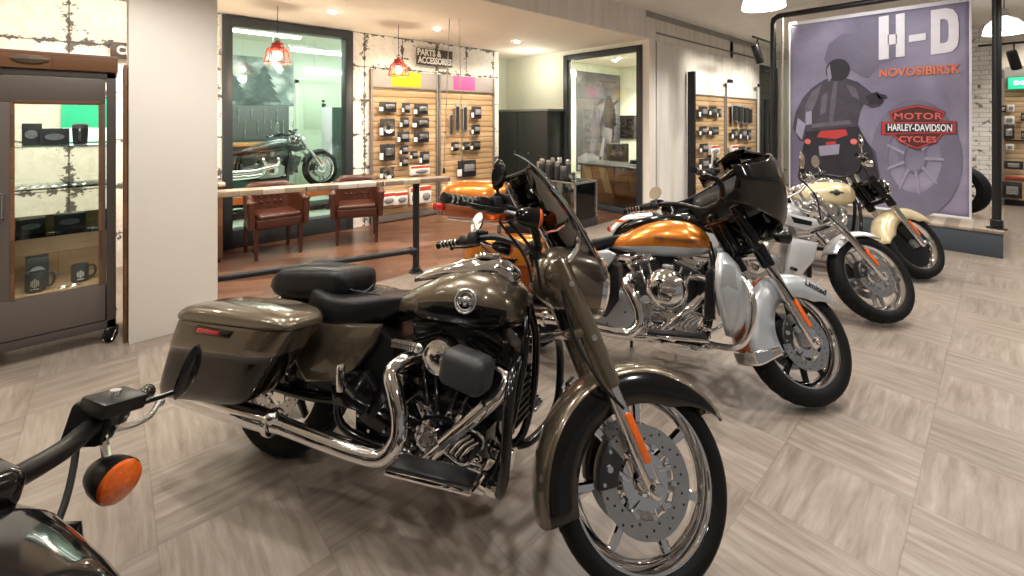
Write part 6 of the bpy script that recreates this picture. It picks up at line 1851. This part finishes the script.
# green poster seen through the display cabinet
gp = empty('green_poster', (-.95, 6.31, 1.62), 0, 'bright green lit poster seen through the display cabinet', 'poster')
px_, pz_, _ = onv(89, 120, 6.30)
gp.location = (px_, 6.31, pz_)
mesh('panel', MB().box((0, 0, 0), (.40, .02, .46), .003), emit('green_screen', (.02, .42, .22), .9), gp, smooth=30)
mesh('strip', MB().box((0, -.011, -.15), (.38, .006, .14), .001), emit('white_screen', (.80, .95, .95), .9), gp, smooth=30)
mesh('frame', MB().box((0, .006, .235), (.42, .03, .02), .003).box((0, .006, -.235), (.42, .03, .02), .003), frame_black, gp, smooth=30)
# ---------------------------------------------------------------- platform, pipe frame and banner
pf = empty('display_platform', (7.47, -.02, 0), 0, 'low slate-grey platform with plank top under the big banner', 'platform')
mesh('platform_side', MB().box(*bx(0, 2.0, 0, 3.46, 0, .275), .004), mat('slate_blue_panel', (.050, .062, .078), .5), pf, smooth=30)
mesh('plank_top', MB().box(*bx(-.012, 2.012, -.012, 3.47, .275, .31), .004), deck_m, pf, smooth=30)

FX = 7.62
bf = empty('pipe_stand', (FX, .03, .31), 0, 'black pipe frame standing on the platform round the banner', 'frame')
ZT = 2.86
mesh('post', MB().tube([(0, 0, 0), (0, 0, ZT)], .040, 18).lathe([(.0001, .012), (.085, .012), (.09, 0)], 22).lathe([(.042, .012), (.055, .02), (.055, .10), (.042, .11)], 20), frame_black, bf)
mesh('post', MB().tube([(0, 2.34, 0), (0, 2.34, ZT-.1)], .040, 18).lathe([(.0001, .012), (.085, .012), (.09, 0)], 22, T_(0, 2.34, 0)), frame_black, bf)
mesh('top_bar', MB().tube([(0, 2.34, ZT-.12), (0, 2.33, ZT-.04), (0, 2.26, ZT), (0, 2.2, ZT), (0, 0, ZT)], .040, 18).ball((0, 0, ZT), .05), frame_black, bf)
mesh('tension_rod', MB().tube([(.03, 2.22, 0), (.03, 2.22, ZT)], .014, 10), mat('pale_rod', (.45, .43, .38), .4, .5), bf)
for z in (.5, 2.2):
    mesh('tie', MB().tube([(0, 2.34, z), (.08, 2.18, z)], .006, 6), frame_black, bf)

BX = 7.74; Y0, Y1, Z0, Z1 = .235, 2.185, .36, 3.06
bn_ = empty('banner', (BX, (Y0+Y1)/2, Z0), 0, 'tall purple-grey fabric banner with a rider seen from behind and H-D lettering', 'banner')
bw_, bh_ = Y1-Y0, Z1-Z0
lav = photo_print('lavender_print', (.135, .125, .19), (.225, .21, .305), (.36, .33, .45), 1.0, 5)
def cloth(u, v):
    y = (u-.5)*bw_; z = v*bh_
    return V((.010*sin(u*9)*sin(v*3+1)*.4, y, z))
mesh('cloth', MB().sheet(cloth, 30, 30), lav, bn_, solid=.004, smooth=80)
hm = MB().box((0, 0, bh_-.02), (.02, bw_, .05), .004).box((0, 0, .012), (.022, bw_+.01, .03), .004)
hm.box((-.004, -bw_/2+.010, bh_/2), (.008, .022, bh_), .001); hm.box((-.004, bw_/2-.008, bh_/2), (.008, .016, bh_), .001)
mesh('hem', hm, mat('white_hem', (.78, .77, .80), .5), bn_, smooth=30)
# picture coordinates: s runs to the right as one faces the banner, t up
def art(poly, lvl): return MB().prism([(-p[0], p[1]) for p in poly], -.010-.0012*lvl, -.0095-.0012*lvl-.0008, 0, 'yz')
def pos(px, py):
    """printed position of a picture point on the banner plane"""
    r = (px-512)/443; Y = BX/(r*.7408+.6717); v = Y*(.7408-r*.6717)
    return (-(v-(Y0+Y1)/2), 1.57+(120-py)*Y/443-Z0)
ink = mat('print_black', (.020, .018, .028), .55, scale=7, var=.6); ink2 = mat('print_charcoal', (.055, .050, .070), .55, scale=7, var=.5)
mist = mat('print_mist', (.30, .28, .38), .55, scale=5, var=.15); dusk = mat('print_dusk', (.165, .152, .22), .55, scale=4, var=.25)
white_ink = mat('print_white', (.80, .79, .82), .5, scale=9, var=.08); org_ink = mat('print_orange', (.78, .20, .09), .5, scale=12, var=.25)
red_ink = mat('print_red', (.48, .045, .045), .5); pk_ink = mat('print_lamp_red', (.70, .16, .15), .5)
# far rider, faint; big wheel, faint; road
far = art([pos(*q) for q in ((824, 60), (829, 44), (842, 34), (858, 33), (868, 24), (880, 20), (900, 26), (905, 40), (897, 58), (880, 64), (868, 78), (850, 70), (835, 72))], 0)
mesh('printed_far_rider', far, dusk, bn_, smooth=0)
C = pos(914, 158)
def ringart(c, r0, r1, sx, lvl, n=48):
    rr = []; m_ = MB()
    for k in range(n+1):
        a = 2*pi*k/n
        rr.append([V((-.010-.0012*lvl, -(c[0]+r*sx*cos(a)), c[1]+r*sin(a))) for r in (r0, r1)])
    return m_.loft(rr, 0, False, False, False)
mesh('printed_wheel', ringart(C, .45, .76, .58, 1).join(ringart(C, .16, .20, .6, 1)), dusk, bn_, smooth=0)
sp = MB()
for k in range(9):
    a = 2*pi*k/9
    p = [(C[0]+.6*(r*cos(a)-w*sin(a)), C[1]+r*sin(a)+w*cos(a)) for r, w in ((.17, -.02), (.47, -.015), (.47, .015), (.17, .02))]
    sp.join(art(p, 1))
mesh('printed_wheel', sp, mist, bn_, smooth=0)
# the rider from behind
body = [pos(*q) for q in ((793, 128), (796, 112), (803, 98), (812, 88), (824, 80), (834, 77), (846, 78), (858, 82), (866, 88), (872, 93), (878, 92), (884, 98), (880, 106), (872, 108), (864, 104), (860, 112), (858, 124), (864, 138), (876, 152), (880, 176), (872, 198), (850, 200), (826, 200), (806, 190), (798, 176), (803, 156), (808, 140), (800, 140))]
mesh('printed_rider', art(body, 2), ink2, bn_, smooth=0)
legs = [pos(*q) for q in ((806, 132), (858, 126), (872, 150), (880, 180), (868, 204), (848, 200), (846, 176), (830, 170), (822, 186), (808, 190), (798, 176))]
mesh('printed_rider', art(legs, 3), ink, bn_, smooth=0)
fold = mat('print_jacket_grey', (.115, .105, .135), .55, scale=6, var=.5)
for q in (((806, 104), (812, 92), (822, 84), (818, 98), (810, 116), (804, 124)), ((834, 82), (838, 80), (836, 104), (833, 122), (829, 122), (831, 100)), ((846, 84), (856, 88), (860, 100), (852, 96)), ((812, 124), (850, 120), (852, 124), (812, 128)), ((822, 96), (828, 92), (826, 112), (820, 116))):
    mesh('printed_rider', art([pos(*k) for k in q], 3), fold, bn_, smooth=0)
mesh('printed_phone', art([pos(*k) for k in ((806, 112), (812, 111), (812, 124), (806, 125))], 4), mist, bn_, smooth=0)
for q in (((798, 118), (806, 124), (802, 140), (796, 132)),):
    mesh('printed_gap', art([pos(*k) for k in q], 3), mist, bn_, smooth=0)
hel = pos(838, 70)
mesh('printed_helmet', art([(hel[0]+.155*cos(2*pi*k/28)*.92, hel[1]+.16*sin(2*pi*k/28)) for k in range(28)], 4), ink, bn_, smooth=0)
mesh('printed_helmet', art([pos(*q) for q in ((827, 70), (830, 64), (832, 78), (829, 82))], 5), mist, bn_, smooth=0)
mesh('printed_bar', art([pos(*q) for q in ((866, 96), (876, 92), (884, 100), (882, 104), (870, 105))], 5).join(art([pos(*q) for q in ((876, 93), (886, 95), (888, 98), (879, 99))], 5)), ink, bn_, smooth=0)
rear = [pos(*q) for q in ((812, 150), (818, 132), (852, 129), (858, 148), (852, 188), (820, 192))]
mesh('printed_motorcycle', art(rear, 4), ink, bn_, smooth=0)
mesh('printed_lamp', art([pos(*q) for q in ((817, 137), (821, 131), (846, 129), (848, 135), (836, 139))], 5).join(art([pos(*q) for q in ((826, 142), (836, 141), (836, 144), (826, 145))], 5)), red_ink, bn_, smooth=0)
for q in ((808, 141.5), (854, 141.5)):
    c = pos(*q)
    mesh('printed_lamp', art([(c[0]+.040*cos(2*pi*k/16), c[1]+.040*sin(2*pi*k/16)) for k in range(16)], 5), pk_ink, bn_, smooth=0)
mesh('printed_plate', art([pos(*q) for q in ((819, 146), (840, 144), (839, 154), (820, 156))], 5), mist, bn_, smooth=0)
pt = text_mb('HK 1248', .07, .0006, .8)
c = pos(829.5, 150)
NB = Matrix(((0, 0, -1, 0), (-1, 0, 0, 0), (0, 1, 0, 0), (0, 0, 0, 1)))     # text plane on to the banner
def btext(txt, px, py, size, sx, m, bold=0.0, lvl=6, spacing=1.0):
    c = pos(px, py)
    t = text_mb(txt, size, .0006, sx, bold, spacing=spacing)
    t.xf(T_(-.010-.0012*lvl, -c[0], c[1]) @ NB)
    return mesh('lettering', t, m, bn_, smooth=0)
# H-D in heavy condensed letters
def letter(poly, holes=None):
    return art([pos(*q) for q in poly], 6)
H_ = MB()
for q in (((879, 17), (889, 15.5), (889, 59), (879, 60)), ((896, 14.5), (905, 13), (905, 56.5), (896, 57.5)), ((888, 35), (897, 34), (897, 44), (888, 45))): H_.join(letter(q))
for q in (((909, 35.5), (926, 33), (926, 40), (909, 42.5)),): H_.join(letter(q))
D_out = [(931, 10.5), (946, 8.3), (953, 9.5), (957.5, 15), (959, 24), (959, 38), (957.5, 46), (952.5, 51.5), (946, 53), (931, 55)]
D_in = [(940.5, 19.5), (944.5, 19), (947.5, 20.5), (948.5, 24), (948.7, 28), (948.7, 36), (948.2, 39.5), (947, 42), (944.5, 43), (940.5, 43.5)]
rr = [[V((-.010-.0012*6, -pos(*q)[0], pos(*q)[1])) for q in P] for P in (D_out, D_in)]
n_ = len(D_out); ring = MB()
ring.add(rr[0]+rr[1], [[k, (k+1) % n_, n_+(k+1) % n_, n_+k] for k in range(n_)])
H_.join(ring)
mesh('lettering', H_, white_ink, bn_, smooth=0)
btext('NOVOSIBIRSK', 917.5, 71.5, .155, .80, org_ink, .004)
maroon = mat('print_maroon', (.085, .018, .022), .5)
# bar and shield
def shield(k, lvl, m):
    base = ((889.5, 112.5), (903, 108), (917.5, 105), (932, 108), (945, 112), (941, 121), (956, 121), (956, 134), (943, 134), (937, 141), (917.5, 149), (900, 142), (893, 135), (882, 135), (882, 122), (893, 121.5))
    cx_, cy_ = 918.5, 127.5
    P = [pos(cx_+(x-cx_)*k, cy_+(y-cy_)*k) for x, y in base]
    return mesh('emblem', art(P, lvl), m, bn_, smooth=0)
shield(1.02, 6, ink); shield(1.0, 7, red_ink); shield(.93, 8, maroon); 
mesh('emblem', art([pos(*q) for q in ((883.5, 122.5), (954.5, 121.8), (954.5, 133), (883.5, 134))], 9), red_ink, bn_, smooth=0)
mesh('emblem', art([pos(*q) for q in ((885.5, 123.8), (953, 123), (953, 131.8), (885.5, 132.8))], 10), ink, bn_, smooth=0)
rose = mat('print_rose', (.62, .13, .11), .5)
btext('MOTOR', 917.5, 116.5, .115, 1.05, rose, .003, 10, 1.1); btext('CYCLES', 917.5, 139.5, .105, .95, rose, .003, 10, 1.05)
btext('HARLEY-DAVIDSON', 919, 128.0, .125, .55, white_ink, .0035, 12)

# wheel and crate standing on the platform behind the banner
sw = empty('spare_wheel', (8.52, .36, .31+.32), R_(60), 'black motorcycle wheel standing on the platform behind the banner edge', 'wheel')
mesh('tire', MB().lathe([(.20, -.06), (.24, -.075), (.29, -.07), (.315, -.04), (.32, 0), (.315, .04), (.29, .07), (.24, .075), (.20, .06)], 48, YAX), rubber, sw)
mesh('rim', MB().lathe([(.205, -.05), (.19, 0), (.205, .05), (.21, .05), (.21, -.05)], 48, YAX, ring=True), gun, sw)
sk = MB()
for k in range(7):
    a = 2*pi*k/7
    sk.tube([YAX @ V((.03*cos(a), .03*sin(a), 0)), YAX @ V((.195*cos(a), .195*sin(a), 0))], .012, 8)
sk.lathe([(.0001, -.05), (.035, -.05), (.035, .05), (.0001, .05)], 18, YAX)
mesh('spokes', sk, gun, sw)
ct = empty('grey_crate', (9.0, .55, .31), 0, 'grey upright case standing behind the spare wheel on the platform', 'case')
mesh('body', MB().box((0, 0, .37), (.40, .40, .70), .01), mat('grey_case', (.25, .24, .24), .5), ct, smooth=30)
mesh('lid', MB().box((0, 0, .74), (.42, .42, .06), .01), mat('dark_case_lid', (.12, .12, .12), .5), ct, smooth=30)

# ---- white dome pendants and track spots
def dome(px, py_rim, w, d, label):
    X = (px-512)*d/443; z = 1.57+(120-py_rim)*d/443; x, y = cam2room(X, d)
    o = empty('dome_pendant', (x, y, z), 0, label, 'pendant lamp', 'white dome pendants')
    r = w
    mesh('shade', MB().lathe([(r, 0), (r*.97, .06*r/.22), (r*.86, .14*r/.22), (r*.62, .20*r/.22), (r*.30, .24*r/.22), (r*.16, .26*r/.22), (.0001, .262*r/.22)], 40), emit('lit_white_shade', (1, .99, .97), .95), o, solid=.004)
    mesh('bulb', MB().ball((0, 0, .08), .06), emit('dome_bulb', (1, .96, .92), 25), o)
    mesh('lamp_holder', MB().lathe([(.0001, .36), (.025, .36), (.05, .33), (.055, .255), (.0001, .25)], 20), steel, o)
    mesh('cord', MB().tube([(0, 0, .35), (0, 0, HC-z)], .006, 6), frame_black, o)
    light('POINT', 'dome', (x, y, z+.03), 55, (1, .96, .92), .06)
dome(763.5, 8, .205, 4.65, 'white dome pendant left of the banner frame')
dome(1004, 34, .215, 6.3, 'white dome pendant behind the right post of the banner frame')
def track_spot(px, py, d, aim, label, rod):
    X = (px-512)*d/443; z = 1.57+(120-py)*d/443; x, y = cam2room(X, d)
    o = empty('track_spotlight', (x, y, z), 0, label, 'spotlight', 'black track spotlights')
    A = align((0, 0, 0), aim)
    mesh('housing', MB().lathe([(.0001, -.16), (.055, -.16), (.062, -.14), (.065, .14), (.058, .16), (.050, .12), (.0001, .11)], 24, A), black_satin, o)
    mesh('yoke', MB().tube([(-.07, 0, 0), (-.07, 0, .16), (0, 0, .22), (.07, 0, .16), (.07, 0, 0)], .008, 8, 3), black_satin, o)
    mesh('stem', MB().tube([(0, 0, .21), (0, 0, .26)], .010, 8), black_satin, o)
    mesh('track', MB().tube([(rod[0], rod[1], .265), (rod[2], rod[3], .265)], .018, 10), black_satin, o)
    return o
track_spot(757.5, 54, 7.4, (.25, -.15, -.9), 'black spotlight on a short bar left of the banner', (-.2, .0, .9, .0))
track_spot(1014, 60, 7.2, (.3, -.2, -.9), 'black spotlight hanging under the right dome pendant', (-.1, .4, -.1, -1.2))

# ---- accessory display on the right-hand wall
rp_ = [(7.66, 9.05, 'left bay of the accessory display on the streaked wall'), (9.08, 10.75, 'right bay of the accessory display on the streaked wall')]
for x0, x1, l_ in rp_:
    o = slat_panel('slat_panel', x0, x1, .12, 2.02, 3.72, None, l_, 'accessory display bays on the streaked wall')
for x, l_ in ((9.0, 'small black lamp head on the left bay of the accessory display'), (10.6, 'small black lamp head on the right bay of the accessory display')):
    o = empty('display_lamp', (x, 3.60, 2.33), 0, l_, 'lamp', 'lamp heads on the accessory display')
    mesh('head', MB().box((0, -.04, 0), (.16, .06, .07), .01), frame_black, o); mesh('arm', MB().tube([(0, -.02, -.02), (0, .06, -.04)], .010, 8), frame_black, o)
post = empty('display_upright', (7.555, 3.64, 0), 0, 'black upright at the left end of the accessory display', 'post')
mesh('channel', MB().box(*bx(-.035, .035, -.06, .06, 0, 2.42), .004), frame_black, post, smooth=30); mesh('foot', MB().box(*bx(-.08, .08, -.12, .08, 0, .03), .004), frame_black, post, smooth=30)
small = [(703, 112, 8, 10, 'b', 'black packet pair, top left of the left accessory bay'), (713, 111, 7, 8, 's', 'silver packet, top right of the left accessory bay'), (719, 113, 4, 8, 'b', 'thin dark packet at the right edge of the left accessory bay'),
  (703, 131, 7, 8, 'b', 'packet in the second row, left accessory bay'), (714, 131, 9, 7, 's', 'chrome mirror packet, second row, left accessory bay'), (704, 148, 8, 8, 'b', 'packet in the third row, left accessory bay'), (714, 150, 8, 8, 'r', 'red and white packet, third row, left accessory bay'),
  (704, 164, 9, 10, 'b', 'dark packet low on the left accessory bay'), (714, 163, 9, 9, 's', 'silver packet low on the left accessory bay'),
  (734, 113, 4, 16, 'l', 'first long blue-black packet in the right accessory bay'), (739, 114, 4, 16, 'l', 'second long blue-black packet in the right accessory bay'), (744.5, 115, 4, 16, 'l', 'third long blue-black packet in the right accessory bay'), (749, 116, 3, 15, 'l', 'fourth long blue-black packet in the right accessory bay'),
  (735, 134, 6, 9, 's', 'silver packet in the second row, right accessory bay'), (743, 134, 6, 9, 'b', 'dark packet in the second row, right accessory bay'), (749, 135, 4, 9, 's', 'small silver packet at the right of the second row, right accessory bay'),
  (734, 150, 6, 8, 'r', 'red and white packet, third row, right accessory bay'), (742, 151, 6, 8, 's', 'silver packet, third row, right accessory bay'), (749, 152, 4, 8, 'b', 'small dark packet, third row, right accessory bay')]
for a in small: packet(*a, v=3.618, group='packets hanging on the accessory display')

# ---- slatted wall with goods at the far right
X_ = 12.33
fp = empty('slat_panel', (X_, -1.6, 0), 0, 'slatted wood wall panel with shelves at the far right', 'display panel')
b_ = MB()
for i in range(22):
    z = .1+i*.095
    b_.box(*bx(-.035, 0, -1.7, 1.55, z+.003, z+.092), .004)
b_.box(*bx(-.012, .005, -1.7, 1.55, .1, 2.2))
mesh('slatted_board', b_, slat_m2, fp, smooth=30)
mesh('header_board', MB().box(*bx(-.06, 0, -1.7, 1.55, 2.2, 2.55), .003), mat('grey_header_far', (.42, .41, .40), .5), fp, smooth=30)
mesh('base_board', MB().box(*bx(-.05, 0, -1.7, 1.55, 0, .1), .003), frame_black, fp, smooth=30)
mesh('shelf', MB().box(*bx(-.085, 0, -1.7, 1.55, .49, .53), .003), card_red, fp, smooth=30)
mesh('shelf', MB().box(*bx(-.085, 0, -1.7, 1.55, 1.18, 1.21), .003), dark_wood, fp, smooth=30)
def onu(px, py, u):
    r = (px-512)/443; Y = u/(r*.7408+.6717)
    return Y*(.7408-r*.6717), 1.57+(120-py)*Y/443, Y
ex = empty('exit_sign', (12.21, *onu(1021, 83, 12.21)[:2]), 0, 'green emergency exit sign at the far right', 'sign')
mesh('casing', MB().box((0, 0, 0), (.06, .34, .24), .005), mat('green_sign_case', (.02, .30, .17), .5), ex, smooth=30)
mesh('face', MB().box((-.032, 0, 0), (.004, .31, .21), .001), emit('green_sign_light', (.03, .50, .28), 1.0), ex, smooth=30)
tm = text_mb('EXIT', .10, .001, .9, .002); tm.xf(T_(-.036, 0, .0) @ NB); mesh('lettering', tm, emit('white_sign_light', (.9, 1, .95), 1.5), ex, smooth=0)
def good(px, py, w, h, style, label):
    v, z, Y = onu(px, py, X_-.15)
    r = (px-512)/443; W = w*Y/443/(.7408*r+.6717); H = h*Y/443
    o = empty('product_packet', (X_-.15, v, z), 0, label, 'packet', 'goods on the far right panel')
    mesh('card', MB().box((0, 0, 0), (.05, W, H), .004), card_black if style != 'w' else card_white, o, smooth=30)
    mesh('product', MB().box((-.035, 0, -.02*H), (.03, W*.62, H*.5), .01), steel if style in 'bs' else card_grey, o, smooth=30)
    mesh('hook', MB().tube([(.11, 0, H*.5), (-.03, 0, H*.5), (-.045, 0, H*.5+.02)], .004, 6), steel, o)
for a in [(1003, 109, 6, 7, 'b', 'dark packet at the top of the far right panel'), (1011, 108, 7, 7, 'w', 'white packet at the top of the far right panel'), (1009.5, 120, 10, 8, 'w', 'pale packet in the second row of the far right panel'),
          (1009, 132, 11, 14, 'b', 'large dark packet in the middle of the far right panel'), (1010, 147, 8, 6, 'w', 'small white packet under the large dark one, far right'), (1023, 117, 4, 8, 'b', 'dark packet at the picture edge, second row, far right'), (1023, 135, 4, 8, 'b', 'dark packet at the picture edge, third row, far right'),
          (1013.5, 165, 19, 8, 'b', 'long dark unit with chrome face on the far right panel'), (1012, 190, 20, 16, 's', 'wide packet with tangled chrome parts on the lowest row, far right')]: good(*a)
